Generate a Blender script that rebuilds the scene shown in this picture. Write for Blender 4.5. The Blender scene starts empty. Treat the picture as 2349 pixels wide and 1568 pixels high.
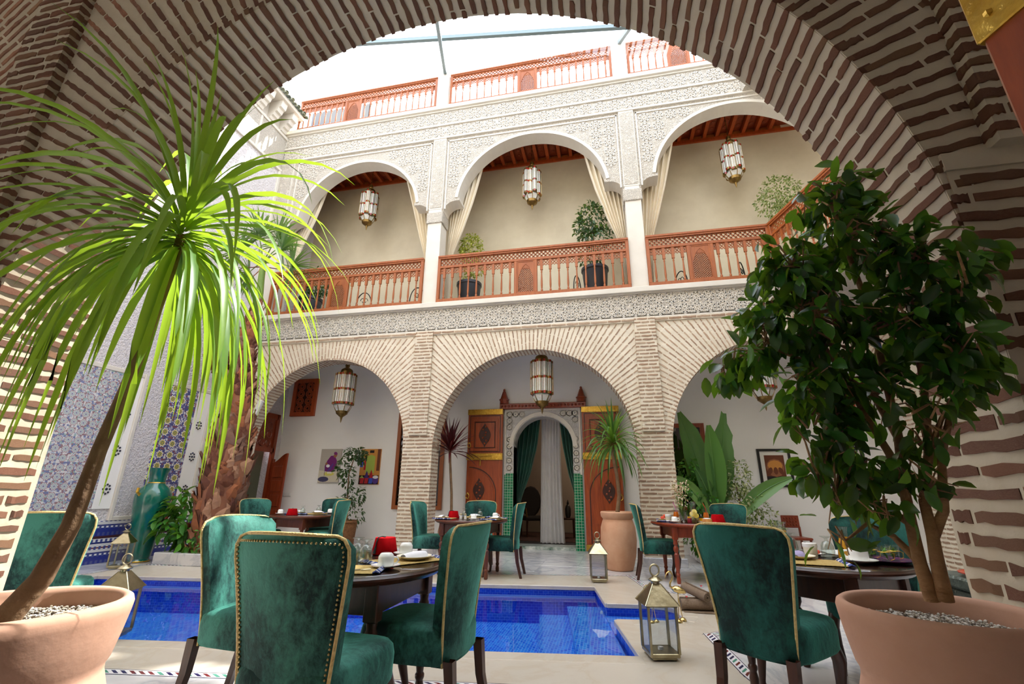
import bpy, math, random
from mathutils import Vector, Matrix, Euler
from mathutils.geometry import tessellate_polygon
R = random.Random(11)
SC = bpy.context.scene
COL = SC.collection
PI = math.pi

# ------------------------------------------------------------------ camera
cam = bpy.data.cameras.new('camera'); cam.lens = 16.0; cam.sensor_width = 36.0
cam.clip_start = 0.02; cam.clip_end = 200
camo = bpy.data.objects.new('camera', cam); COL.objects.link(camo)
def look(pitch, yaw, roll):
    t, y, r = math.radians(pitch), math.radians(yaw), math.radians(roll)
    hd = Vector((-math.sin(y), math.cos(y), 0)); rt = Vector((math.cos(y), math.sin(y), 0)); up = Vector((0, 0, 1))
    fw = hd*math.cos(t)+up*math.sin(t); u2 = -hd*math.sin(t)+up*math.cos(t)
    rr = rt*math.cos(r)+u2*math.sin(r); uu = -rt*math.sin(r)+u2*math.cos(r)
    m = Matrix((rr, uu, -fw)).transposed().to_4x4()
    return m
camo.matrix_world = Matrix.Translation((0, 0, 1.13)) @ look(18.1, 12.1, 0.53)
SC.camera = camo

# ------------------------------------------------------------------ world, sun, exposure
SKY = 2.2
SUN = 6.0
EXPO = 1.35
w = bpy.data.worlds.new('world'); SC.world = w; w.use_nodes = True
nt = w.node_tree; nt.nodes.clear()
wo = nt.nodes.new('ShaderNodeOutputWorld'); bg = nt.nodes.new('ShaderNodeBackground')
tc = nt.nodes.new('ShaderNodeTexCoord'); nz = nt.nodes.new('ShaderNodeTexNoise'); rp = nt.nodes.new('ShaderNodeValToRGB')
nz.inputs['Scale'].default_value = 3.2; nz.inputs['Detail'].default_value = 7; nz.inputs['Roughness'].default_value = .58
nz.inputs['Distortion'].default_value = .6
rp.color_ramp.elements[0].position = .38; rp.color_ramp.elements[0].color = (.62, .70, .86, 1)
rp.color_ramp.elements[1].position = .62; rp.color_ramp.elements[1].color = (1, 1, 1, 1)
bg.inputs['Strength'].default_value = SKY
nt.links.new(tc.outputs['Generated'], nz.inputs['Vector']); nt.links.new(nz.outputs['Fac'], rp.inputs['Fac'])
nt.links.new(rp.outputs['Color'], bg.inputs['Color']); nt.links.new(bg.outputs['Background'], wo.inputs['Surface'])
sl = bpy.data.lights.new('sun', 'SUN'); sl.energy = SUN; sl.angle = math.radians(.6); sl.color = (1, .97, .92)
so = bpy.data.objects.new('sun', sl); COL.objects.link(so); so.location = (5, 5, 20)
so.rotation_euler = Vector((-.5, -.51, -1)).to_track_quat('-Z', 'Y').to_euler()
SC.view_settings.view_transform = 'Standard'; SC.view_settings.look = 'None'
SC.view_settings.exposure = EXPO; SC.view_settings.gamma = 1; SC.view_settings.use_curve_mapping = False
try:
    SC.cycles.max_bounces = 14; SC.cycles.diffuse_bounces = 6; SC.cycles.glossy_bounces = 5
    SC.cycles.transparent_max_bounces = 24; SC.cycles.transmission_bounces = 8
    SC.cycles.caustics_reflective = False; SC.cycles.caustics_refractive = False
    SC.cycles.sample_clamp_indirect = 8
except Exception:
    pass

# ------------------------------------------------------------------ materials
def lin(c):
    return tuple((x/255/12.92 if x/255 <= .04045 else ((x/255+.055)/1.055)**2.4) for x in c)+(1,)
def N(t, k, **kw):
    n = t.nodes.new(k)
    for a, b in kw.items():
        if hasattr(n, a): setattr(n, a, b)
    return n
def setin(n, **kw):
    for a, b in kw.items():
        n.inputs[a.replace('_', ' ')].default_value = b
def base(name):
    m = bpy.data.materials.new(name); m.use_nodes = True
    t = m.node_tree; b = t.nodes['Principled BSDF']
    return m, t, b
def mixc(t, fac, a, b, mode='MIX'):
    n = N(t, 'ShaderNodeMix', data_type='RGBA', blend_type=mode)
    for s, v in ((n.inputs[0], fac), (n.inputs[6], a), (n.inputs[7], b)):
        if hasattr(v, 'is_output'): t.links.new(v, s)
        else: s.default_value = v
    return n.outputs[2]
def noise(t, sc, det=4, vec=None, rough=.5, dist=0):
    n = N(t, 'ShaderNodeTexNoise'); setin(n, Scale=sc, Detail=det, Roughness=rough, Distortion=dist)
    if vec is not None: t.links.new(vec, n.inputs['Vector'])
    return n.outputs['Fac']
def ramp(t, fac, stops, const=False):
    n = N(t, 'ShaderNodeValToRGB'); r = n.color_ramp
    if const: r.interpolation = 'CONSTANT'
    while len(r.elements) < len(stops): r.elements.new(.5)
    for e, (p, c) in zip(r.elements, stops): e.position = p; e.color = c
    t.links.new(fac, n.inputs['Fac']); return n.outputs['Color']
def math_(t, op, a, b=0):
    n = N(t, 'ShaderNodeMath', operation=op)
    for s, v in ((n.inputs[0], a), (n.inputs[1], b)):
        if hasattr(v, 'is_output'): t.links.new(v, s)
        else: s.default_value = v
    return n.outputs[0]
def coord(t, scale=(1, 1, 1), rot=(0, 0, 0), kind='Object'):
    c = N(t, 'ShaderNodeTexCoord'); mp = N(t, 'ShaderNodeMapping')
    mp.inputs['Scale'].default_value = scale; mp.inputs['Rotation'].default_value = rot
    t.links.new(c.outputs[kind], mp.inputs['Vector']); return mp.outputs['Vector']
def bump(t, b, h, strength=.5, dist=.01):
    n = N(t, 'ShaderNodeBump'); setin(n, Strength=strength, Distance=dist)
    t.links.new(h, n.inputs['Height']); t.links.new(n.outputs['Normal'], b.inputs['Normal'])
def rnd(t):
    o = N(t, 'ShaderNodeObjectInfo'); g = N(t, 'ShaderNodeNewGeometry')
    return math_(t, 'FRACT', math_(t, 'ADD', o.outputs['Random'], g.outputs['Random Per Island']))
def M(name, col, col2=None, rough=.5, metal=0, vs=6, bmp=0, bs=40, sheen=0, spec=.5, trans=0, vscale=(1, 1, 1), rnds=None, coat=0, dist=0, kind='Object'):
    m, t, b = base(name)
    setin(b, Roughness=rough, Metallic=metal); b.inputs['Specular IOR Level'].default_value = spec
    v = coord(t, vscale, kind=kind); c1 = lin(col)
    if rnds:
        cs = [lin(c) for c in rnds]
        out = ramp(t, rnd(t), [(i/len(cs), c) for i, c in enumerate(cs)], True)
        if col2: out = mixc(t, math_(t, 'MULTIPLY', noise(t, vs, 5, v), .7), out, lin(col2))
    elif col2: out = mixc(t, ramp(t, noise(t, vs, 6, v, .6, dist), [(.3, (0, 0, 0, 1)), (.7, (1, 1, 1, 1))]), c1, lin(col2))
    else: out = None
    if out is None: b.inputs['Base Color'].default_value = c1
    else: t.links.new(out, b.inputs['Base Color'])
    if bmp: bump(t, b, noise(t, bs, 5, v), bmp, .01)
    if sheen: b.inputs['Sheen Weight'].default_value = sheen; b.inputs['Sheen Roughness'].default_value = .4; b.inputs['Sheen Tint'].default_value = lin((190, 235, 220))
    if trans: b.inputs['Transmission Weight'].default_value = trans
    if coat: b.inputs['Coat Weight'].default_value = coat
    return m
def thin_glass(name, col=(255, 255, 255), gloss=.12, rough=.02, edge=.55):
    m, t, b = base(name); t.nodes.remove(b)
    o = t.nodes['Material Output']; tr = N(t, 'ShaderNodeBsdfTransparent'); gl = N(t, 'ShaderNodeBsdfGlossy'); mx = N(t, 'ShaderNodeMixShader')
    lw = N(t, 'ShaderNodeLayerWeight'); fc = math_(t, 'POWER', lw.outputs['Facing'], 4)
    tr.inputs['Color'].default_value = lin(col); gl.inputs['Roughness'].default_value = rough
    t.links.new(math_(t, 'ADD', math_(t, 'MULTIPLY', fc, edge), gloss), mx.inputs['Fac'])
    t.links.new(tr.outputs[0], mx.inputs[1]); t.links.new(gl.outputs[0], mx.inputs[2]); t.links.new(mx.outputs[0], o.inputs['Surface'])
    return m
BR = [(122, 66, 50), (138, 78, 58), (108, 56, 44), (146, 104, 72), (130, 88, 66), (116, 72, 60), (152, 98, 74)]
m_brick = M('old_brick', (120, 70, 50), (186, 148, 120), rough=.9, vs=26, bmp=.9, bs=60, rnds=BR, spec=.2)
m_mortar = M('lime_mortar', (206, 194, 170), (188, 174, 150), rough=.95, vs=3, bmp=.5, bs=14, spec=.2)
BF = [(150, 114, 92), (164, 130, 108), (172, 146, 124), (136, 102, 84), (180, 154, 132)]
m_brickf = M('pale_brick', (160, 125, 100), (196, 172, 144), rough=.9, vs=7, bmp=.6, bs=50, rnds=BF, spec=.2)
m_mortarf = M('pale_mortar', (226, 216, 196), (212, 200, 178), rough=.95, vs=4, bmp=.4, bs=20, spec=.2)
m_plaster = M('smooth_white_plaster', (218, 212, 200), (210, 203, 190), rough=.85, vs=2.5, bmp=.12, bs=12, spec=.2)
m_tad = M('beige_polished_plaster', (214, 203, 176), (200, 188, 160), rough=.55, vs=1.8, bmp=.1, bs=9, spec=.3)
m_white = M('white_wall_paint', (242, 239, 234), (238, 235, 229), rough=.85, vs=2, bmp=.05, bs=60, spec=.2)
def carved(name, col, sc=1):
    m, t, b = base(name); setin(b, Roughness=.85); b.inputs['Specular IOR Level'].default_value = .2
    v = coord(t)
    a = N(t, 'ShaderNodeTexVoronoi', feature='DISTANCE_TO_EDGE'); setin(a, Scale=9*sc, Randomness=.35); t.links.new(v, a.inputs['Vector'])
    c = N(t, 'ShaderNodeTexVoronoi', feature='DISTANCE_TO_EDGE'); setin(c, Scale=24*sc, Randomness=.8); t.links.new(v, c.inputs['Vector'])
    n = N(t, 'ShaderNodeTexVoronoi', feature='F1'); setin(n, Scale=3.2*sc, Randomness=0); t.links.new(v, n.inputs['Vector'])
    ring = math_(t, 'SINE', math_(t, 'MULTIPLY', n.outputs['Distance'], 46))
    e1 = ramp(t, a.outputs['Distance'], [(.02, (1, 1, 1, 1)), (.09, (0, 0, 0, 1))]); e2 = ramp(t, c.outputs['Distance'], [(.04, (1, 1, 1, 1)), (.14, (0, 0, 0, 1))])
    h = math_(t, 'ADD', math_(t, 'MAXIMUM', e1, e2), math_(t, 'MULTIPLY', ring, .25))
    c1 = lin(col); out = mixc(t, noise(t, 2.5, 4, v), c1, lin(tuple(x*.95 for x in col)))
    t.links.new(out, b.inputs['Base Color']); bump(t, b, h, 1.0, .014); return m
m_carved_in = carved('carved_door_plaster', (246, 242, 236), 2.2)
m_carved = carved('carved_plaster', (222, 213, 198), 1.5)
def stucco(name, col):
    m, t, b = base(name); setin(b, Roughness=.95); b.inputs['Specular IOR Level'].default_value = .15
    v = coord(t); h = math_(t, 'ADD', noise(t, 22, 3, v, .6), math_(t, 'MULTIPLY', noise(t, 60, 2, v), .5))
    b.inputs['Base Color'].default_value = lin(col); bump(t, b, h, 1.0, .05); return m
m_stucco = stucco('rough_white_stucco', (228, 222, 222))
def wood(name, a, bcol, rough=.5, sc=1, coat=.05):
    m, t, b = base(name); setin(b, Roughness=rough); b.inputs['Coat Weight'].default_value = coat
    v = coord(t, (9*sc, 9*sc, .9*sc)); n = noise(t, 2.4, 6, v, .6, 1.2)
    t.links.new(mixc(t, ramp(t, n, [(.3, (0, 0, 0, 1)), (.72, (1, 1, 1, 1))]), lin(a), lin(bcol)), b.inputs['Base Color'])
    bump(t, b, n, .15, .005); return m
m_wood_o = wood('orange_cedar', (164, 90, 36), (136, 66, 22), .5)
m_wood_c = wood('ceiling_cedar', (178, 78, 26), (140, 50, 14), .4)
m_wood_cd = wood('carved_ceiling_panel', (150, 58, 20), (112, 38, 12), .45)
m_wood_d = wood('dark_walnut', (74, 38, 24), (50, 24, 15), .3)
m_wood_w = wood('brown_walnut', (112, 60, 38), (78, 38, 24), .32)
m_wood_r = wood('red_mahogany', (150, 62, 28), (110, 38, 16), .36)
m_wood_door = wood('door_cedar', (170, 78, 32), (126, 50, 20), .35)
m_wood_dk = wood('carved_dark_cut', (70, 30, 18), (46, 20, 12), .5)
m_brass = M('hammered_brass', (216, 178, 82), (184, 142, 54), rough=.32, metal=1, vs=20, bmp=.4, bs=45)
m_gold = M('pale_polished_brass', (222, 200, 140), (196, 168, 104), rough=.22, metal=1, vs=18)
m_brasso = M('aged_brass', (150, 122, 72), (112, 88, 48), rough=.35, metal=1, vs=14, bmp=.25, bs=40)
m_silver = M('tarnished_nickel', (186, 176, 146), (148, 138, 108), rough=.28, metal=1, vs=9, bmp=.15, bs=30)
m_iron = M('black_iron', (22, 22, 24), rough=.45, metal=.6)
m_steel = M('grey_roof_steel', (120, 136, 138), rough=.5, metal=.3)
m_glass = thin_glass('clear_glass', (244, 248, 246), .09)
m_pane = thin_glass('lantern_pane', (244, 247, 250), .03)
m_roofglass = thin_glass('dusty_roof_glass', (244, 246, 248), .05, .05)
m_frost = M('frosted_lantern_glass', (222, 220, 212), (200, 196, 186), rough=.35, vs=30, trans=.0)
m_frost.node_tree.nodes['Principled BSDF'].inputs['Subsurface Weight'].default_value = .3
m_redg = M('ruby_glass', (150, 26, 20), rough=.15)
def velvet(name, hi, lo, ca=14):
    m, t, b = base(name); setin(b, Roughness=.7); b.inputs['Specular IOR Level'].default_value = .25
    v = coord(t, (1, 1, .6)); n1 = noise(t, 3.6, 2, v, .5, .3); n2 = noise(t, 34, 6, v, .75, .4)
    f = math_(t, 'ADD', math_(t, 'MULTIPLY', n1, .65), math_(t, 'MULTIPLY', n2, .4))
    t.links.new(mixc(t, ramp(t, f, [(.43, (0, 0, 0, 1)), (.62, (1, 1, 1, 1))]), lin(lo), lin(hi)), b.inputs['Base Color'])  # crushed pile tone, with its patchy highlights put into the colour
    b.inputs['Sheen Weight'].default_value = 1; b.inputs['Sheen Roughness'].default_value = .35; b.inputs['Sheen Tint'].default_value = lin((120, 214, 190))
    bump(t, b, n2, .35, .01); return m
m_velvet = velvet('crushed_green_velvet', (60, 122, 108), (3, 36, 35))
m_velvet2 = velvet('deep_green_velvet', (26, 88, 78), (1, 22, 22))
m_drape = M('green_velvet_drape', (10, 84, 66), (4, 50, 40), rough=.6, vs=3, sheen=.6)
m_rope = M('gold_rope_piping', (222, 198, 134), (184, 152, 90), rough=.55, vs=60, bmp=.8, bs=120)
m_nail = M('antique_nailhead', (170, 150, 105), rough=.35, metal=1)
m_curtain = M('cream_curtain', (236, 226, 204), (226, 214, 190), rough=.9, vs=2, spec=.2)
m_sheer = M('white_sheer_curtain', (228, 226, 224), (214, 212, 212), rough=.9, vs=4, spec=.2)
m_terra = M('terracotta', (208, 166, 142), (188, 142, 116), rough=.75, vs=2.6, bmp=.15, bs=22, spec=.3)
m_terra2 = M('pale_terracotta', (216, 172, 140), (196, 142, 108), rough=.8, vs=3.2, bmp=.1, bs=20, spec=.25)
m_soil = M('potting_soil', (58, 44, 34), (40, 30, 24), rough=1)
m_gravel = M('pale_gravel', (196, 188, 174), rough=.9, rnds=[(206, 198, 186), (180, 170, 156), (150, 140, 126), (220, 214, 204), (164, 150, 132)])
m_china = M('white_porcelain', (240, 240, 236), rough=.12, coat=.5)
m_cream = M('cream_stoneware', (236, 230, 208), rough=.25)
m_linen = M('white_napkin', (240, 240, 244), (228, 228, 236), rough=.9, vs=20, bmp=.3, bs=30)
m_lilac = M('lilac_napkin', (176, 166, 204), (156, 146, 190), rough=.9, vs=20, bmp=.3, bs=30)
m_straw = M('woven_straw_mat', (204, 178, 112), (172, 142, 76), rough=.9, vs=60, bmp=.9, bs=160)
m_fringe = M('blue_fringe', (90, 104, 160), rough=.9, rnds=[(70, 86, 150), (214, 214, 222), (98, 112, 170), (48, 58, 110)])
m_fez = M('red_felt', (176, 8, 18), (150, 4, 12), rough=.95, vs=30, spec=.1)
m_tassel = M('black_tassel', (24, 20, 22), rough=.8)
m_oj = M('orange_juice', (250, 172, 10), rough=.2); m_oj2 = M('carrot_juice', (240, 120, 20), rough=.2)
m_lemonw = thin_glass('lemon_water', (246, 240, 190), .08)
m_lemon = M('lemon_slice', (248, 214, 70), (250, 236, 150), rough=.4, vs=20)
m_straw_p = M('pink_straw', (214, 90, 180), rough=.4); m_straw_r = M('red_straw', (226, 60, 34), rough=.4)
m_berry = M('strawberry', (206, 40, 30), (232, 110, 60), rough=.4, vs=20)
m_egg = M('egg_shell', (228, 190, 156), rough=.45)
m_honey = M('honey', (210, 150, 20), rough=.15); m_jam = M('berry_jam', (120, 14, 40), rough=.2)
m_cake = M('sponge_cake', (206, 150, 74), (170, 100, 50), rough=.8, vs=30)
m_towel = M('taupe_towel', (150, 130, 110), (132, 112, 94), rough=1, vs=60, bmp=1, bs=220, spec=.1)
m_petal = M('red_rose_petal', (190, 14, 34), rough=.6)
m_vase = M('green_glazed_ceramic', (6, 108, 88), (4, 78, 66), rough=.14, vs=4, coat=.6)
m_purple = M('purple_tray', (96, 24, 88), (60, 14, 60), rough=.25)
m_chest = M('silver_green_carving', (112, 122, 112), (70, 80, 74), rough=.4, metal=.5, vs=24, bmp=1, bs=60)
def leafm(name, cols, rough=.35, tr=.35, tint=(150, 190, 40)):
    m, t, b = base(name); setin(b, Roughness=rough); b.inputs['Specular IOR Level'].default_value = .5
    c = ramp(t, rnd(t), [(i/len(cols), lin(x)) for i, x in enumerate(cols)], True)
    t.links.new(c, b.inputs['Base Color'])
    o = t.nodes['Material Output']; tl = N(t, 'ShaderNodeBsdfTranslucent'); mx = N(t, 'ShaderNodeMixShader'); mx.inputs[0].default_value = tr
    t.links.new(mixc(t, .7, c, lin(tint)), tl.inputs['Color'])
    t.links.new(b.outputs[0], mx.inputs[1]); t.links.new(tl.outputs[0], mx.inputs[2]); t.links.new(mx.outputs[0], o.inputs['Surface']); return m
m_ficus = leafm('ficus_leaf', [(26, 66, 28), (36, 84, 34), (20, 54, 28), (46, 104, 40), (30, 72, 38), (74, 134, 42)], .26, .36)
m_drac = leafm('dracaena_leaf', [(86, 128, 42), (104, 146, 48), (70, 110, 40), (120, 160, 60), (92, 132, 60)], .38, .45, (190, 220, 50))
m_drac2 = leafm('far_dracaena_leaf', [(70, 112, 48), (54, 96, 44), (92, 130, 62)], .4, .3)
m_cordy = leafm('red_cordyline_leaf', [(74, 20, 26), (92, 28, 32), (56, 16, 22)], .4, .25, (160, 40, 40))
m_bop = leafm('banana_leaf', [(96, 140, 72), (140, 184, 104), (76, 116, 64), (112, 156, 84)], .35, .3)
m_varieg = leafm('variegated_leaf', [(180, 180, 130), (122, 140, 84), (204, 200, 160), (96, 116, 66), (150, 158, 104)], .5, .35)
m_yel = leafm('golden_leaf', [(176, 172, 66), (150, 152, 54), (198, 190, 96), (128, 132, 48)], .5, .4)
m_green = leafm('mid_green_leaf', [(44, 104, 36), (60, 128, 44), (34, 84, 32), (84, 148, 54)], .35, .35)
m_dkgreen = leafm('dark_small_leaf', [(40, 66, 44), (52, 82, 50), (30, 54, 38)], .4, .25)
m_palm = leafm('fan_palm_leaf', [(72, 110, 64), (90, 126, 74), (104, 130, 84)], .5, .3)
m_dry = M('dried_flower', (206, 184, 150), rough=.9, rnds=[(216, 196, 164), (180, 150, 116), (228, 214, 190)])
m_bark = M('ficus_bark', (178, 140, 98), (132, 94, 62), rough=.85, vs=14, bmp=.7, bs=50, vscale=(1, 1, 1.8))
m_bark2 = M('smooth_grey_stem', (150, 120, 88), (104, 76, 52), rough=.85, vs=8, bmp=.6, bs=40)
m_husk = M('palm_husk', (150, 90, 60), (96, 50, 32), rough=.9, vs=10, rnds=[(150, 100, 72), (118, 74, 54), (186, 142, 110), (96, 58, 44), (168, 104, 66), (140, 110, 92)])
m_stalk = M('green_stalk', (120, 150, 60), (96, 124, 50), rough=.5)
m_tileroof = M('glazed_roof_tile', (96, 102, 74), rough=.35, rnds=[(96, 104, 74), (78, 84, 62), (122, 124, 96)])
m_black = M('black_frame', (26, 24, 22), rough=.35); m_mat = M('white_mount', (226, 222, 214), rough=.9)
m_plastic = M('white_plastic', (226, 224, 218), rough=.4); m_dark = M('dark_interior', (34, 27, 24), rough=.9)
m_blackpot = M('black_plastic_pot', (40, 42, 48), rough=.5)
m_basket = M('wicker_basket', (150, 104, 64), (120, 78, 44), rough=.9, vs=30, bmp=.8, bs=80)
m_rug = M('patterned_rug', (90, 50, 36), (40, 30, 28), rough=1, vs=14)
m_window = thin_glass('dark_window_glass', (70, 74, 80), .15)
def flat(name, c): return M(name, c, rough=.8)
def marble(name, a, v_, sc=1.2, rough=.12, amt=.6, joint=None):
    m, t, b = base(name); setin(b, Roughness=rough); v = coord(t)
    n = noise(t, sc, 8, v, .62, 1.6)
    d = math_(t, 'ABSOLUTE', math_(t, 'SUBTRACT', n, .5))
    vein = ramp(t, d, [(.0, (1, 1, 1, 1)), (.05, (.25, .25, .25, 1)), (.16, (0, 0, 0, 1))])
    c = mixc(t, math_(t, 'MULTIPLY', vein, amt), mixc(t, noise(t, sc*.7, 3, v), lin(a), lin(tuple(x*.94 for x in a))), lin(v_))
    t.links.new(c, b.inputs['Base Color']); return m
m_marble = marble('white_grey_marble', (222, 219, 216), (150, 155, 166), 1.3, .1, .55)
m_beige = marble('beige_limestone', (204, 195, 180), (184, 168, 144), 1.6, .3, .5)
def pool_tile(name, rot=(0, 0, 0), c1=(26, 66, 186), c2=(44, 104, 206), grout=(120, 160, 220)):
    m, t, b = base(name); setin(b, Roughness=.2); v = coord(t, (1, 1, 1), rot)
    k = N(t, 'ShaderNodeTexBrick'); t.links.new(v, k.inputs['Vector']); k.offset = .5
    setin(k, Color1=lin(c1), Color2=lin(c2), Mortar=lin(grout), Scale=1.0, Mortar_Size=.0025, Brick_Width=.06, Row_Height=.03, Bias=-.1)
    t.links.new(k.outputs['Color'], b.inputs['Base Color']); return m
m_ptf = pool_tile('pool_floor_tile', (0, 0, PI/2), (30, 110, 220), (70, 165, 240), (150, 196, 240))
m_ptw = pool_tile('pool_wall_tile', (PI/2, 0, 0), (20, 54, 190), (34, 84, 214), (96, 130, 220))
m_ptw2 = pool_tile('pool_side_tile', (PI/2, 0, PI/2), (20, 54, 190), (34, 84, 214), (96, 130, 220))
m_water = thin_glass('pool_water', (206, 228, 250), .04, .0, .6)
wt = m_water.node_tree; gl = [n for n in wt.nodes if n.type == 'BSDF_GLOSSY'][0]
bn = N(wt, 'ShaderNodeBump'); setin(bn, Strength=.12, Distance=.02); wt.links.new(noise(wt, 2.2, 2, coord(wt)), bn.inputs['Height']); wt.links.new(bn.outputs['Normal'], gl.inputs['Normal'])
def zellige(name, plane, sc, cols, ringcols):
    m, t, b = base(name); setin(b, Roughness=.25); v = coord(t)
    s = N(t, 'ShaderNodeSeparateXYZ'); t.links.new(v, s.inputs[0])
    u = s.outputs['Y' if plane == 'yz' else 'X']; z = s.outputs['Z']
    f = lambda o: math_(t, 'SUBTRACT', math_(t, 'FRACT', math_(t, 'MULTIPLY', o, sc)), .5)
    a, c = f(u), f(z)
    r = math_(t, 'SQRT', math_(t, 'ADD', math_(t, 'MULTIPLY', a, a), math_(t, 'MULTIPLY', c, c)))
    an = math_(t, 'ARCTAN2', a, c)
    star = math_(t, 'ADD', r, math_(t, 'MULTIPLY', math_(t, 'COSINE', math_(t, 'MULTIPLY', an, 8)), .05))
    colr = ramp(t, star, [(i*.5/len(ringcols), lin(x)) for i, x in enumerate(ringcols)], True)
    vo = N(t, 'ShaderNodeTexVoronoi'); setin(vo, Scale=sc*5, Randomness=.4); t.links.new(v, vo.inputs['Vector'])
    sp = N(t, 'ShaderNodeSeparateColor'); t.links.new(vo.outputs['Color'], sp.inputs[0])
    cc = ramp(t, sp.outputs[0], [(i/len(cols), lin(x)) for i, x in enumerate(cols)], True)
    t.links.new(mixc(t, ramp(t, star, [(.0, (0, 0, 0, 1)), (.4, (1, 1, 1, 1))], True), colr, cc), b.inputs['Base Color']); return m
m_zel = zellige('blue_zellige', 'yz', 7.5, [(210, 208, 206), (172, 180, 196), (150, 120, 124), (150, 176, 172), (212, 210, 208), (120, 128, 164)], [(90, 98, 140), (212, 210, 210), (140, 168, 164), (208, 206, 206), (150, 116, 120), (200, 202, 208)])
m_zel2 = zellige('ochre_zellige', 'yz', 5, [(84, 86, 134), (206, 206, 214), (96, 96, 146), (160, 160, 186), (130, 84, 100)], [(206, 180, 60), (60, 110, 110), (214, 190, 80), (220, 220, 224), (60, 62, 118), (204, 206, 214)])
def banded(name, plane):
    m, t, b = base(name); setin(b, Roughness=.25); v = coord(t); s = N(t, 'ShaderNodeSeparateXYZ'); t.links.new(v, s.inputs[0])
    z = s.outputs['Z']; u = s.outputs['Y']
    band = math_(t, 'FRACT', math_(t, 'MULTIPLY', z, 1/.4))
    bandc = ramp(t, band, [(0, lin((44, 54, 132))), (.3, lin((214, 214, 220))), (.36, lin((56, 62, 118))), (.42, lin((206, 204, 206))), (.55, lin((120, 60, 66))), (.6, lin((206, 206, 210))), (.72, lin((28, 34, 96))), (.78, lin((212, 212, 216))), (.9, lin((70, 40, 48)))], True)
    ck = math_(t, 'GREATER_THAN', math_(t, 'FRACT', math_(t, 'MULTIPLY', u, 14)), .5)
    msk = math_(t, 'MULTIPLY', ck, math_(t, 'GREATER_THAN', math_(t, 'SINE', math_(t, 'MULTIPLY', z, 62)), .1))
    t.links.new(mixc(t, msk, bandc, lin((70, 78, 134))), b.inputs['Base Color']); return m
m_dado = banded('zellige_dado', 'yz')
def mosaic_strip(name):
    m, t, b = base(name); setin(b, Roughness=.25); v = coord(t); s = N(t, 'ShaderNodeSeparateXYZ'); t.links.new(v, s.inputs[0])
    x, y = s.outputs['X'], s.outputs['Y']
    ay = math_(t, 'ABSOLUTE', y)
    edge = math_(t, 'GREATER_THAN', ay, .036)
    d = math_(t, 'FRACT', math_(t, 'ADD', math_(t, 'MULTIPLY', x, 16), math_(t, 'MULTIPLY', y, 22)))
    cx = ramp(t, math_(t, 'FRACT', math_(t, 'MULTIPLY', math_(t, 'FLOOR', math_(t, 'ADD', math_(t, 'MULTIPLY', x, 16), math_(t, 'MULTIPLY', y, 22))), .29)), [(0, lin((40, 40, 84))), (.33, lin((80, 140, 120))), (.66, lin((110, 40, 44)))], True)
    inner = mixc(t, math_(t, 'MULTIPLY', math_(t, 'GREATER_THAN', d, .5), math_(t, 'LESS_THAN', ay, .024)), lin((226, 224, 222)), cx)
    t.links.new(mixc(t, edge, inner, lin((26, 26, 66))), b.inputs['Base Color']); return m
m_mos = mosaic_strip('navy_mosaic_border')
m_gtile = pool_tile('green_jamb_tile', (PI/2, 0, 0), (10, 96, 60), (20, 130, 84), (180, 206, 180))
for n in m_gtile.node_tree.nodes:
    if n.type == 'TEX_BRICK': setin(n, Brick_Width=.055, Row_Height=.055); n.offset = 0
m_step = M('threshold_chevron_tile', (214, 216, 208), (60, 96, 80), rough=.3, vs=9, vscale=(1, 3, 1))

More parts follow.
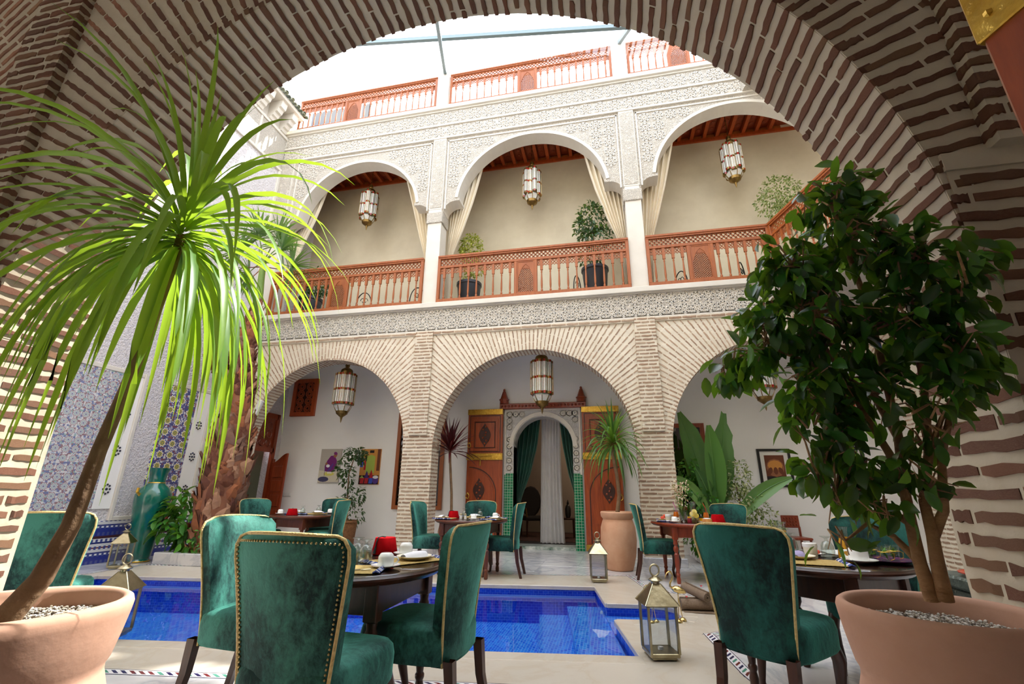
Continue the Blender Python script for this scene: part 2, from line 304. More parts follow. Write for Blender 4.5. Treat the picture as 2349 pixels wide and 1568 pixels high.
# ------------------------------------------------------------------ mesh helpers
class MB:
    def __init__(s): s.v = []; s.f = []; s.m = []
    def add(s, vs, fs, mi=0, T=None):
        o = len(s.v)
        s.v.extend([tuple(T @ Vector(p)) for p in vs] if T is not None else [tuple(p) for p in vs])
        for f in fs: s.f.append([i+o for i in f]); s.m.append(mi)
    def box(s, x0, x1, y0, y1, z0, z1, mi=0, T=None):
        s.add([(x0, y0, z0), (x1, y0, z0), (x1, y1, z0), (x0, y1, z0), (x0, y0, z1), (x1, y0, z1), (x1, y1, z1), (x0, y1, z1)],
              [(0, 3, 2, 1), (4, 5, 6, 7), (0, 1, 5, 4), (1, 2, 6, 5), (2, 3, 7, 6), (3, 0, 4, 7)], mi, T)
    def bbox(s, x0, x1, y0, y1, z0, z1, b=.01, mi=0, T=None):      # bevelled box
        vs = []; fs = []
        def ring(z, i): vs.extend([(x0+i+b, y0+i, z), (x1-i-b, y0+i, z), (x1-i, y0+i+b, z), (x1-i, y1-i-b, z), (x1-i-b, y1-i, z), (x0+i+b, y1-i, z), (x0+i, y1-i-b, z), (x0+i, y0+i+b, z)])
        ring(z0, b); ring(z0+b, 0); ring(z1-b, 0); ring(z1, b)
        fs.append(tuple(range(7, -1, -1))); fs.append(tuple(range(24, 32)))
        for k in range(3):
            for i in range(8): a = k*8+i; c = k*8+(i+1) % 8; fs.append((a, c, c+8, a+8))
        s.add(vs, fs, mi, T)
    def bar(s, p, q, w, d=None, mi=0, up=(0, 0, 1), T=None):
        p, q = Vector(p), Vector(q); d = d or w; x = (q-p).normalized(); u = Vector(up)
        if abs(x.dot(u)) > .95: u = Vector((1, 0, 0))
        a = x.cross(u).normalized()*w/2; b = a.cross(x).normalized()*d/2
        vs = [p-a-b, p+a-b, p+a+b, p-a+b, q-a-b, q+a-b, q+a+b, q-a+b]
        s.add(vs, [(0, 1, 2, 3), (7, 6, 5, 4), (0, 4, 5, 1), (1, 5, 6, 2), (2, 6, 7, 3), (3, 7, 4, 0)], mi, T)
    def lathe(s, prof, n=16, c=(0, 0, 0), mi=0, T=None, ph=0):
        vs = []; fs = []
        for r, z in prof:
            for i in range(n): a = 2*PI*i/n+ph; vs.append((c[0]+r*math.cos(a), c[1]+r*math.sin(a), c[2]+z))
        for k in range(len(prof)-1):
            for i in range(n):
                j = (i+1) % n; fs.append((k*n+i, k*n+j, k*n+n+j, k*n+n+i))
        if prof[0][0] > 1e-6: fs.append(tuple(range(n-1, -1, -1)))
        if prof[-1][0] > 1e-6: fs.append(tuple(range((len(prof)-1)*n, len(prof)*n)))
        s.add(vs, fs, mi, T)
    def tube(s, pts, rad, n=8, mi=0, T=None, closed=False):
        P = [Vector(p) for p in pts]; m = len(P)
        rr = rad if isinstance(rad, (list, tuple)) else [rad]*m
        vs = []; fs = []; prev = None
        for i in range(m):
            a = P[i-1] if (i > 0 or closed) else P[i]; b = P[(i+1) % m] if (i < m-1 or closed) else P[i]
            d = (b-a).normalized()
            if prev is None:
                u = Vector((0, 0, 1)) if abs(d.z) < .9 else Vector((1, 0, 0)); x = d.cross(u).normalized()
            else: x = (prev-d*prev.dot(d)).normalized()
            prev = x; y = d.cross(x)
            for k in range(n): t = 2*PI*k/n; vs.append(P[i]+(x*math.cos(t)+y*math.sin(t))*rr[i])
        for i in range(m if closed else m-1):
            for k in range(n):
                j = (k+1) % n; i2 = (i+1) % m; fs.append((i*n+k, i*n+j, i2*n+j, i2*n+k))
        if not closed: fs.append(tuple(range(n-1, -1, -1))); fs.append(tuple(range((m-1)*n, m*n)))
        s.add(vs, fs, mi, T)
    def prism(s, poly, a0, a1, ax='y', mi=0, ms=None, mb=None, T=None):
        n = len(poly)
        def P(p, a): return (p[0], a, p[1]) if ax == 'y' else ((a, p[0], p[1]) if ax == 'x' else (p[0], p[1], a))
        vs = [P(p, a0) for p in poly]+[P(p, a1) for p in poly]; o = len(s.v)
        s.add(vs, [tuple(range(n))], mi, T); s.add([], [], 0)
        s.f.append([o+n+i for i in range(n-1, -1, -1)]); s.m.append(mi if mb is None else mb)
        for i in range(n):
            j = (i+1) % n; s.f.append([o+i, o+n+i, o+n+j, o+j]); s.m.append(mi if ms is None else ms)
    def grid(s, rows, mi=0, T=None, closed=False):
        n = len(rows[0]); vs = [p for r in rows for p in r]; fs = []
        for i in range(len(rows)-1):
            for k in range(n if closed else n-1):
                j = (k+1) % n; fs.append((i*n+k, i*n+j, i*n+n+j, i*n+n+k))
        s.add(vs, fs, mi, T)
    def ball(s, c, r, n=8, mi=0, sz=1, T=None):
        pr = [(r*math.sin(PI*k/(n//2+1)), -r*sz*math.cos(PI*k/(n//2+1))) for k in range(n//2+2)]
        pr[0] = (0, -r*sz); pr[-1] = (0, r*sz); s.lathe(pr, n, c, mi, T)
    def mesh(s, name, mats, smooth=None):
        me = bpy.data.meshes.new(name); me.from_pydata(s.v, [], s.f)
        for m in (mats if isinstance(mats, (list, tuple)) else [mats]): me.materials.append(m)
        if any(s.m): me.polygons.foreach_set('material_index', s.m)
        if smooth:
            me.polygons.foreach_set('use_smooth', [True]*len(s.f))
            me.set_sharp_from_angle(angle=math.radians(smooth))
        me.update(); return me
    def build(s, name, mats, parent=None, smooth=None, **kw):
        return mk(name, s.mesh(name, mats, smooth), parent, **kw)
def mk(name, me, parent=None, Mx=None, label=None, cat=None, group=None, kind=None, loc=None):
    o = bpy.data.objects.new(name, me); COL.objects.link(o)
    if parent is not None: o.parent = parent
    if Mx is not None: o.matrix_basis = Mx
    if loc is not None: o.location = loc
    if label: o['label'] = label
    if cat: o['category'] = cat
    if group: o['group'] = group
    if kind: o['kind'] = kind
    return o
def thing(name, label, cat, loc=(0, 0, 0), rz=0, group=None):
    o = mk(name, None, label=label, cat=cat, group=group); o.location = loc; o.rotation_euler = (0, 0, rz)
    o.empty_display_size = .1; return o
KIDS = {}
def kids(o): return [c for c in o.children]
def dup(root, loc, rz=0, label=None, group=None, scale=None):
    r = root.copy(); COL.objects.link(r); r.location = loc; r.rotation_euler = (0, 0, rz)
    if scale: r.scale = scale
    if label: r['label'] = label
    if group: r['group'] = group
    for ch in root.children:
        c = ch.copy(); COL.objects.link(c); c.parent = r
        for g in ch.children:
            d = g.copy(); COL.objects.link(d); d.parent = c
    return r
def struct(name, label=None): 
    o = mk(name, None, kind='structure', label=label); o.empty_display_size = .1; return o
def TM(loc, rx=0, ry=0, rz=0, sc=(1, 1, 1)):
    return Matrix.LocRotScale(Vector(loc), Euler((rx, ry, rz)), Vector(sc))
def frame(mb, x0, x1, z0, z1, w, y0, y1, mi=0):
    mb.box(x0, x1, y0, y1, z0, z0+w, mi); mb.box(x0, x1, y0, y1, z1-w, z1, mi)
    mb.box(x0, x0+w, y0, y1, z0+w, z1-w, mi); mb.box(x1-w, x1, y0, y1, z0+w, z1-w, mi)
# ================================================================== LARGE STRUCTURE
def arc(cx, cz, r, a0, a1, n): return [(cx+r*math.cos(a0+(a1-a0)*i/n), cz+r*math.sin(a0+(a1-a0)*i/n)) for i in range(n+1)]
# ---- brick unit meshes: length X, thickness Z, visible face at y=-.5
def brick_mesh(mat, seed, name='brick'):
    q = random.Random(seed); mb = MB(); k = 5; vs = []; fs = []
    for i in range(k+1):
        x = -.5+i/k; e = 0 if 0 < i < k else .0
        jt = .5-q.uniform(-.08, .2); jb = -.5+q.uniform(-.08, .2); dx = q.uniform(-.015, .015) if 0 < i < k else 0
        y = -.5+q.uniform(0, .12)+(.1 if i in (0, k) else 0)
        vs += [(x+dx, y, jb), (x+dx, y, jt), (x+dx, .5, jt+.04), (x+dx, .5, jb-.04)]
    for i in range(k):
        a = i*4
        for j in range(4):
            l = (j+1) % 4; fs.append((a+j, a+4+j, a+4+l, a+l))
    fs.append((3, 2, 1, 0)); fs.append((k*4, k*4+1, k*4+2, k*4+3))
    mb.add(vs, fs); return mb.mesh(name, mat)
BMN = [brick_mesh(m_brick, i) for i in range(6)]; BMF = [brick_mesh(m_brickf, 20+i) for i in range(6)]
def lay(tr, parent, pool, limit, mat):
    """tr: list of (matrix, priority): nearest bricks become parts, the rest one joined mesh"""
    tr = sorted(tr, key=lambda t: t[1]); mb = MB()
    for i, (mx, p) in enumerate(tr):
        me = pool[R.randrange(len(pool))]
        if i < limit: mk('brick', me, parent, mx)
        else: mb.add([v.co for v in me.vertices], [tuple(f.vertices) for f in me.polygons], 0, mx)
    if mb.f: mb.build('bricks', mat, parent, kind='stuff')
def bmat(pos, xa, ya, za, sx, sy, sz):
    m = Matrix((Vector(xa)*sx, Vector(ya)*sy, Vector(za)*sz)).transposed().to_4x4(); m.translation = Vector(pos); return m
CAMP = Vector((0, 0, 1.13))
def prio(p, w=1): return (Vector(p)-CAMP).length*w
def split(L, q, ln, gap, off):
    """cut a run of length L into bricks (start, length)"""
    out = []; x = -off
    while x < L:
        l = ln*q.uniform(.8, 1.2)
        a, b = max(x, 0), min(x+l, L)
        if b-a > .03: out.append((a, b-a))
        x += l+gap
    return out
def voussoirs(cx, cz, r, yf, sgn, a0, a1, pitch, th, xl, xr, zt, ln, out, w=1):
    """radial courses on a face at y=yf whose outward normal is sgn*y"""
    q = random.Random(int(cx*100)+7); n = int((a1-a0)*r/pitch)
    for i in range(n):
        a = a0+(i+.5)*(a1-a0)/n; c, s = math.cos(a), math.sin(a)
        L = 9
        if c > 1e-3: L = min(L, (xr-cx)/c)
        if c < -1e-3: L = min(L, (xl-cx)/c)
        if s > 1e-3: L = min(L, (zt-cz)/s)
        L -= r+.01
        if L < .04: continue
        for x0, l in split(L, q, ln, .014, q.uniform(0, ln)):
            d = r+.004+x0+l/2; p = (cx+c*d, yf+sgn*(-.012), cz+s*d)
            out.append((bmat((cx+c*d, yf-sgn*.010, cz+s*d), (c, 0, s), (0, -sgn, 0), (-s, 0, c), l, .036, th*q.uniform(.85, 1.12)), prio(p, w)))
def soffit(cx, cz, r, y0, y1, a0, a1, pitch, th, ln, out, w=1):
    q = random.Random(int(cx*100)+3); n = int((a1-a0)*r/pitch)
    for i in range(n):
        a = a0+(i+.5)*(a1-a0)/n; c, s = math.cos(a), math.sin(a); rr = r+.006
        for x0, l in split(y1-y0, q, ln, .014, q.choice((0, ln*.5))):
            p = (cx+c*rr, y0+x0+l/2, cz+s*rr)
            out.append((bmat((cx+c*(rr+.009), p[1], cz+s*(rr+.009)), (0, 1, 0), (c, 0, s), (s, 0, -c), l+.004, .05, th*q.uniform(.85, 1.12)), prio(p, w)))
def courses(x0, x1, z0, z1, yf, sgn, pitch, th, ln, out, seed=1, w=1, over=.006):
    q = random.Random(seed); n = int((z1-z0)/pitch)
    for i in range(n):
        z = z0+(i+.5)*(z1-z0)/n
        for a, l in split(x1-x0, q, ln, .014, q.uniform(0, ln)):
            e0 = over if a < .01 else 0; e1 = over if a+l > x1-x0-.01 else 0
            xm = x0+a+l/2+(e1-e0)/2
            out.append((bmat((xm, yf-sgn*.012, z), (1, 0, 0), (0, -sgn, 0), (0, 0, 1), l+e0+e1, .04, th*q.uniform(.85, 1.12)), prio((xm, yf, z), w)))
def courses_x(y0, y1, z0, z1, xf, sgn, pitch, th, ln, out, seed=2, w=1):
    q = random.Random(seed); n = int((z1-z0)/pitch)
    for i in range(n):
        z = z0+(i+.5)*(z1-z0)/n
        for a, l in split(y1-y0, q, ln, .014, q.choice((0, ln*.5))):
            ym = y0+a+l/2
            out.append((bmat((xf-sgn*.012, ym, z), (0, 1, 0), (-sgn, 0, 0), (0, 0, 1), l, .04, th*q.uniform(.85, 1.12)), prio((xf, ym, z), w)))
def arch_wall(name, bays, r_, zc_, y0, y1, zt, mat, label):
    mb = MB()
    for (x0, x1, jl, jr), r, zc in zip(bays, r_, zc_):
        cx = (jl+jr)/2
        poly = [(x0, 0), (jl, 0)]+[(cx+r*math.cos(a), zc+r*math.sin(a)) for a in [PI-PI*i/48 for i in range(49)]]+[(jr, 0), (x1, 0), (x1, zt), (x0, zt)]
        mb.prism(poly, y0, y1)
    return mb.build(name, mat, kind='structure', label=label)

# ---- near arcade (the camera looks out of the gallery through its middle arch)
NY0, NY1, NC, NZ, NR = 1.40, 1.78, -.8575, 1.79, 1.8975
wall_front = arch_wall('wall_front', [(-7.45, -3.055, -7.15, -3.355), (-3.055, 1.34, -2.755, 1.04), (1.34, 5.735, 1.64, 5.435)], [NR]*3, [NZ]*3, NY0, NY1, 4.25, m_mortar, 'near brick arcade framing the view')
tr = []; voussoirs(NC, NZ, NR, NY0, -1, .10, PI-.10, .062, .028, -2.88, 1.165, 4.25, .2, tr)
voussoirs(3.5375, NZ, NR, NY0, -1, PI/2, PI-.1, .062, .033, 1.515, 5.6, 4.25, .2, tr, 3)
voussoirs(-5.2525, NZ, NR, NY0, -1, .1, PI/2, .062, .033, -7.3, -3.23, 4.25, .2, tr, 3)
lay(tr, wall_front, BMN, 300, m_brick)
mb = MB(); 
ring = [arc(NC, NZ, NR-.002, 0, PI, 64), arc(NC, NZ, NR+.06, 0, PI, 64)]
for i in range(64):
    for a, b in ((NY0+.004, NY1-.004),):
        p = [ring[0][i], ring[0][i+1], ring[1][i+1], ring[1][i]]
        mb.prism(p, a, b)
trim = mb.build('trim_1', m_mortar, kind='structure', label='brick soffit of the near arch')
tr = []; soffit(NC, NZ, NR-.004, NY0, NY1, 0.0, PI, .062, .027, .235, tr); lay(tr, trim, BMN, 300, m_brick)
for nm, xa, xb, pa, pb, lab in (('trim_2', -3.355, -2.755, -3.23, -2.88, 'left brick pillar and pilaster of the near arch'), ('trim_3', 1.04, 1.64, 1.165, 1.515, 'right brick pillar and pilaster of the near arch')):
    mb = MB(); mb.box(xa+.001, xb-.001, NY0-.004, NY1+.02, 0, 2.12); mb.box(pa, pb, NY0-.05, NY1+.05, 2.12, 4.25); mb.box(xa-.004, xb+.004, NY0-.012, NY1, 2.06, 2.12)
    o = mb.build(nm, m_mortar, kind='structure', label=lab); tr = []
    courses(xa, xb, 0.02, 2.12, NY0-.006, -1, .062, .034, .22, tr, 5)
    courses(pa, pb, 2.13, 4.25, NY0-.052, -1, .062, .034, .19, tr, 6)
    xin = xb if nm == 'trim_2' else xa; sg = 1 if nm == 'trim_2' else -1
    courses_x(NY0, NY1, .02, 1.8, xin, sg, .062, .034, .235, tr, 8, .8)
    pin = pb if nm == 'trim_2' else pa; pout = pa if nm == 'trim_2' else pb
    courses_x(NY0-.055, NY0+.01, 2.13, 4.25, pin, sg, .062, .034, .2, tr, 9, .9)
    lay(tr, o, BMN, 290, m_brick)
# near upper storey of the courtyard, seen from below only as light blocking wall
mb = MB(); mb.box(-7.95, 9, NY0, NY1, 4.25, 10.1); mb.box(-8.2, -7.45, NY0, NY1, 0, 4.25); mb.box(5.735, 9, NY0, NY1, 0, 4.25)
mb.build('wall_front_upper', m_plaster, kind='structure')
mb = MB(); mb.box(-8.2, 9, -2.2, NY0, 4.25, 4.4); mb.build('ceiling', m_white, kind='structure')
mb = MB(); mb.box(-8.2, 9, -2.3, -2.2, 0, 4.4); mb.build('wall_rear', m_white, kind='structure')
mb = MB(); mb.box(9, 9.2, -2.3, 11, 0, 10.1); mb.build('wall_right', m_plaster, kind='structure')

# ---- far arcade
FY0, FY1 = 8.35, 8.72
bays = [(-7.95, -3.63, -7.55, -3.93), (-3.63, .75, -3.33, .45), (.75, 5.13, 1.05, 4.83)]
FR = [1.81, 1.89, 1.89]; FZ = [1.94, 1.86, 1.86]
wall_back = arch_wall('wall_back', bays, FR, FZ, FY0, FY1, 4.17, m_mortarf, 'far brick arcade of three arches')
tr = []
for (x0, x1, jl, jr), r, zc, w in zip(bays, FR, FZ, (1.6, 1, 2.4)):
    pl = -7.95 if x0 < -7 else x0+.185; pr = x1-.185
    voussoirs((jl+jr)/2, zc, r, FY0, -1, .14, PI-.14, .070, .024, pl, pr, 4.16, .17, tr, w)
    soffit((jl+jr)/2, zc, r-.003, FY0, FY1, .02, PI-.02, .070, .026, .2, tr, w*1.3)
lay(tr, wall_back, BMF, 300, m_brickf)
for k, (px, lab) in enumerate(((-3.63, 'brick pillar left of the middle arch across the pool'), (.75, 'brick pillar right of the middle arch across the pool'))):
    mb = MB(); mb.box(px-.299, px+.299, FY0-.004, FY1, .13, 2.14); mb.box(px-.185, px+.185, FY0-.045, FY1, 2.14, 4.25)
    o = mb.build('trim_%d' % (4+k), m_mortarf, kind='structure', label=lab); tr = []
    courses(px-.3, px+.3, .14, 2.14, FY0-.006, -1, .066, .03, .2, tr, 15)
    courses(px-.185, px+.185, 2.15, 4.25, FY0-.047, -1, .066, .03, .17, tr, 16)
    sg = 1 if k == 0 else -1
    courses_x(FY0, FY1, .14, 2.0, px+sg*.3, sg, .066, .03, .2, tr, 18, 1.05)
    lay(tr, o, BMF, 280, m_brickf)
    p = MB(); p.bbox(px-.345, px+.345, FY0-.05, FY1+.05, 0, .13, .008); p.build('plinth', m_marble, o, label='grey marble plinth')
mb = MB(); mb.box(4.831, 5.43, FY0-.004, FY1, .0, 2.14); mb.box(4.945, 5.315, FY0-.045, FY1, 2.14, 4.25)
o = mb.build('trim_14', m_mortarf, kind='structure', label='brick pillar at the right end of the far arcade, behind the ficus'); tr = []
courses(4.83, 5.43, .02, 2.14, FY0-.006, -1, .066, .03, .2, tr, 25); courses(4.945, 5.315, 2.15, 4.25, FY0-.047, -1, .066, .03, .17, tr, 26); courses_x(FY0, FY1, .02, 2.0, 4.83, -1, .066, .03, .2, tr, 28, 1.05); lay(tr, o, BMF, 280, m_brickf)
mb = MB(); mb.box(-7.95, 5.13, FY0-.03, FY1, 4.168, 4.235)
o = mb.build('trim_6', m_mortarf, kind='structure', label='brick string course above the far arches'); tr = []
courses(-7.95, 5.13, 4.17, 4.235, FY0-.035, -1, .05, .04, .26, tr, 33); lay(tr, o, BMF, 80, m_brickf)

# ---- floor, pool, mosaic borders
PA = math.radians(8.2); PU = Vector((math.cos(PA), math.sin(PA))); PV = Vector((-PU.y, PU.x))
def pp(s, t): q = PU*s+PV*t; return (q.x, q.y)
notch = [pp(.66, 5.54), pp(1.12, 5.54), pp(1.25, 5.50), pp(1.33, 5.38), pp(1.33, 5.05), pp(1.25, 4.93), pp(1.12, 4.88), pp(.66, 4.88)]
pool_out = [pp(-6.0, 3.87), pp(-6.0, 6.42), pp(.64, 6.42)]+notch+[pp(.70, 3.87)]
border = [(-7.05, 2.3), (-7.15, 6.40), (-2.54, 6.86), (.16, 7.36), (.36, 6.46), (1.15, 6.05), (1.45, 5.55), (1.25, 5.05), (.72, 4.62), (.80, 3.75), (.86, 3.42), (-3.1, 2.86)]
def holed(outer, hole, name, mat, z=0, kind='structure'):
    A = [Vector((*p, 0)) for p in outer]; B = [Vector((*p, 0)) for p in hole]
    tris = tessellate_polygon([A, B]); pts = A+B; mb = MB()
    fs = []
    for t in tris:
        a, b, c = (pts[i] for i in t)
        fs.append(t if (b-a).cross(c-a).z > 0 else (t[0], t[2], t[1]))
    mb.add([(p.x, p.y, z) for p in pts], fs); return mb.build(name, mat, kind=kind)
floor = holed([(-8.2, -2.3), (9, -2.3), (9, 10.4), (-8.2, 10.4)], border, 'floor', m_marble); floor['label'] = 'white and grey marble floor'
surround = holed(border, pool_out, 'floor_surround', m_beige); surround['label'] = 'beige stone surround of the pool'
def strip_along(pts, wd, mat, name, parent, z0=-.004, z1=.0015):
    for k, (a, b) in enumerate(zip(pts, pts[1:])):
        z1 = .0012+.0006*(k % 3)
        a, b = Vector(a), Vector(b); d = b-a; L = d.length; mb = MB(); mb.box(-wd/2, L+wd/2, -wd/2, wd/2, z0, z1)
        mb.build(name, mat, parent, Mx=TM((a.x, a.y, 0), rz=math.atan2(d.y, d.x)))
strip_along(border[1:]+border[:2], .085, m_mos, 'mosaic_border', floor)
# coping stones round the pool edge, pieces with rounded noses
cp = pool_out+[pool_out[0]]
for a, b in zip(cp, cp[1:]):
    a, b = Vector(a), Vector(b); d = b-a; L = d.length; n = max(1, round(L/1.6))
    for i in range(n):
        mb = MB(); l = L/n; CI = globals().get('CI', 0)+1; mb.bbox(0, l-.003, -.02, .14, -.045, .002+.0004*(CI % 7), .006)
        q = a+d*(i/n); m_ = mb.build('coping_stone', m_beige, surround, Mx=TM((q.x, q.y, 0), rz=math.atan2(d.y, d.x)))
pool = thing('swimming_pool', 'blue tiled swimming pool sunk in the courtyard floor', 'pool')
WZ, BZ = -.085, -.42
mbf = MB(); mbf.add([(*p, BZ) for p in reversed(pool_out)], [tuple(range(len(pool_out)))])
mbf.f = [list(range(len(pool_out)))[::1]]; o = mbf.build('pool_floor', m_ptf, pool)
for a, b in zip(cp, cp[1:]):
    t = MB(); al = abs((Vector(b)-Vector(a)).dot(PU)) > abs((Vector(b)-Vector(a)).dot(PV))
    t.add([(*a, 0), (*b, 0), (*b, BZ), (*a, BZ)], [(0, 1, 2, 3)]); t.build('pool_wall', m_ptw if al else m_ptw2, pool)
def pbox(s0, s1, t0, t1, z0, z1, name, mat):
    mb = MB(); mb.prism([pp(s0, t0), pp(s1, t0), pp(s1, t1), pp(s0, t1)], z0, z1, 'z'); return mb.build(name, mat, pool)
for k, (s0, s1) in enumerate(((.26, .655), (-.06, .26), (-.36, -.06))): pbox(s0, s1, 3.88, 6.02-.08*k, BZ, -.14-.075*k, 'pool_step', m_ptf)
pbox(.645, 1.32, 4.9, 5.53, BZ, -.12, 'pool_step', m_ptf)
pbox(-5.99, .63, 6.385, 6.418, WZ-.05, WZ-.025, 'tile_ledge', M('ledge_tile', (150, 168, 220), rough=.3))
mb = MB(); mb.add([(*p, WZ) for p in pool_out], [tuple(range(len(pool_out)-1, -1, -1))]); mb.build('water', m_water, pool)
for (s, t, z) in ((.64, 5.75, -.17), (.69, 4.1, -.17)):
    mb = MB(); mb.lathe([(.05, 0), (.055, .015), (.04, .03), (0, .034)], 16, T=TM((*pp(s, t), z), ry=-PI/2, rz=0)); mb.build('pool_light', m_plastic, pool, smooth=40)

# ---- ground floor gallery behind the far arcade
BY = 10.0
mb = MB()
poly = [(-8.2, 0), (-2.08, 0), (-2.08, 1.95)]+[(-1.435+.645*math.cos(a), 2.05+.645*math.sin(a)) for a in [PI-PI*i/24 for i in range(25)]]+[(-.79, 1.95), (-.79, 0), (9, 0), (9, 4.3), (-8.2, 4.3)]
mb.prism(poly, BY, BY+.35); mb.build('wall_gallery', m_white, kind='structure', label='white wall at the back of the ground gallery')
mb = MB(); mb.box(-7.95, 9, FY1, BY, 4.2, 4.3); mb.build('ceiling_gallery', m_white, kind='structure')
for x in [-7.6+.6*i for i in range(21)]:
    pass
# gallery slab, frieze, ledge
mb = MB(); mb.box(-7.95, 5.13, FY0, BY+.3, 4.3, 4.76); slab = mb.build('trim_7', m_carved, kind='structure', label='carved plaster frieze under the balcony')
mb = MB(); mb.bbox(-7.95, 3.16, FY0-.1, FY0+.4, 4.755, 4.86, .006); mb.box(-7.95, 5.13, FY0+.4, BY+.3, 4.755, 4.855)
mb.box(-7.95, 3.12, FY0-.035, FY0+.02, 4.735, 4.757); mb.box(-7.95, 3.12, FY0-.022, FY0+.02, 4.24, 4.27)
mb.build('floor_balcony', m_plaster, kind='structure', label='white balcony ledge and floor')
# upper storey: columns, carved spandrels with corbelled arches
mbw, mbc = MB(), MB()
cols = [-7.75, -3.60, .735, 5.1]
for i in range(3):
    a, b = cols[i]+.16, cols[i+1]-.16
    if i == 0: a = -7.55
    cx, r, zc = (a+b)/2, (b-a)/2-.34, 7.28
    def cove(xs, sg):   # from the column face to the arch foot
        p = [(xs, 7.13)]
        for k in range(7): t = PI/2*k/6; p.append((xs+sg*(.30-.28*math.cos(t)), 7.14+.26*math.sin(t)))
        p += [(xs+sg*.39, 7.40), (xs+sg*.39, 7.47), (xs+sg*.35, 7.47)]; return p
    z1 = 9.18; lo = cove(a, 1); ro = cove(b, -1)[::-1]
    t0 = math.asin((7.47-zc)/r)
    mid = [(cx+r*math.cos(t), zc+r*math.sin(t)) for t in [PI-t0-(PI-2*t0)*k/40 for k in range(1, 40)]]
    poly = lo+mid+ro+[(cols[i+1], 7.13), (cols[i+1], 9.95), (cols[i], 9.95), (cols[i], 7.13)]
    mbc.prism(poly, FY0+.03, FY1, ms=1, mb=1)
    band = [(cx+(r+.001)*math.cos(t), zc+(r+.001)*math.sin(t)) for t in [PI-t0-(PI-2*t0)*k/40 for k in range(41)]]; bo = [(cx+(r+.07)*math.cos(t), zc+(r+.07)*math.sin(t)) for t in [PI-t0-(PI-2*t0)*k/40 for k in range(41)]]
    for k in range(40): mbw.prism([band[k], bo[k], bo[k+1], band[k+1]], FY0+.012, FY0+.06)
    frx0, frx1 = cols[i]+(.2 if i else .3), cols[i+1]-.2
    for e0, e1, f0, f1 in ((frx0, frx0+.03, 7.2, 9.1), (frx1-.03, frx1, 7.2, 9.1), (frx0, frx1, 9.07, 9.10)): mbw.box(e0, e1, FY0+.008, FY0+.05, f0, f1)
mbc.box(-7.95, 5.1, FY0+.0, FY0+.04, 9.2, 9.55); mbc.box(-7.95, 5.1, FY0-.02, FY0+.04, 9.58, 9.98)
sp = mbc.build('wall_upper', [m_carved, m_plaster], kind='structure', label='carved white plaster wall of the upper arches')
mbw.box(-7.95, 5.1, FY0-.035, FY0+.06, 9.545, 9.59); mbw.box(-7.95, 5.1, FY0-.02, FY0+.06, 9.17, 9.215); mbw.box(-7.95, 5.1, FY0-.05, FY0+.06, 9.96, 10.0)
mbw.build('moulding', m_plaster, sp)
for i, x in enumerate(cols):
    mb = MB(); w_ = .16 if i else .2
    mb.box(x-w_, x+w_, FY0+.0, FY1-.02, 4.86, 6.84); mb.box(x-w_+.01, x+w_-.01, FY0+.0, FY1-.02, 7.1, 7.2)
    c = mb.build('trim_%d' % (8+i), m_plaster, kind='structure', label='slim white balcony column')
    mb = MB(); mb.bbox(x-w_-.03, x+w_+.03, FY0-.03, FY1+.0, 6.84, 7.11, .01); mb.build('capital', m_carved, c, label='carved plaster capital')
    mb = MB(); mb.box(x-w_+.02, x+w_-.02, FY0-.015, FY0+.04, 7.24, 9.12, 0); mb.box(x-w_+.0, x+w_-.0, FY0-.006, FY0+.035, 7.2, 9.17, 1); mb.build('carved_strip', [m_carved, m_plaster], c)
mb = MB(); mb.bbox(-7.95, 9, FY0-.1, BY+.4, 10.0, 10.11, .006); mb.build('floor_terrace', m_plaster, kind='structure', label='roof terrace slab above the upper arches')
mb = MB(); mb.box(-7.95, 9, BY, BY+.3, 4.85, 10); mb.build('wall_balcony', m_tad, kind='structure', label='beige polished wall behind the balcony')
mb = MB(); mb.box(-7.95, 9, FY1, BY, 9.62, 9.7); cl = mb.build('ceiling_balcony', m_wood_cd, kind='structure', label='carved cedar ceiling over the balcony')
bm = MB(); bm.box(-.04, .04, FY1, BY, 9.5, 9.625); bme = bm.mesh('beam', m_wood_c)
cm = MB(); 
cm.bbox(-.085, .085, FY1+.1, BY-.12, 9.60, 9.622, .008); 
for k in range(5): cm.lathe([(.055, 0), (.05, -.012), (.03, -.006), (0, -.014)], 10, (0, FY1+.22+k*.21, 9.602))
cme = cm.mesh('carved_panel', m_wood_cd)
bk = MB(); bk.bbox(-.1, .1, BY-.03, BY-.005, 9.50, 9.6, .01); bke = bk.mesh('fascia_block', m_wood_o)
for i in range(41):
    x = -7.8+.3*i
    mk('beam', bme, cl, Matrix.Translation((x, 0, 0)))
    mk('carved_panel', cme, cl, Matrix.Translation((x+.15, 0, 0))); mk('fascia_block', bke, cl, Matrix.Translation((x+.15, 0, 0)))
mb = MB(); mb.box(-7.95, 9, BY-.05, BY, 9.42, 9.5); mb.build('fascia_board', m_wood_c, cl)

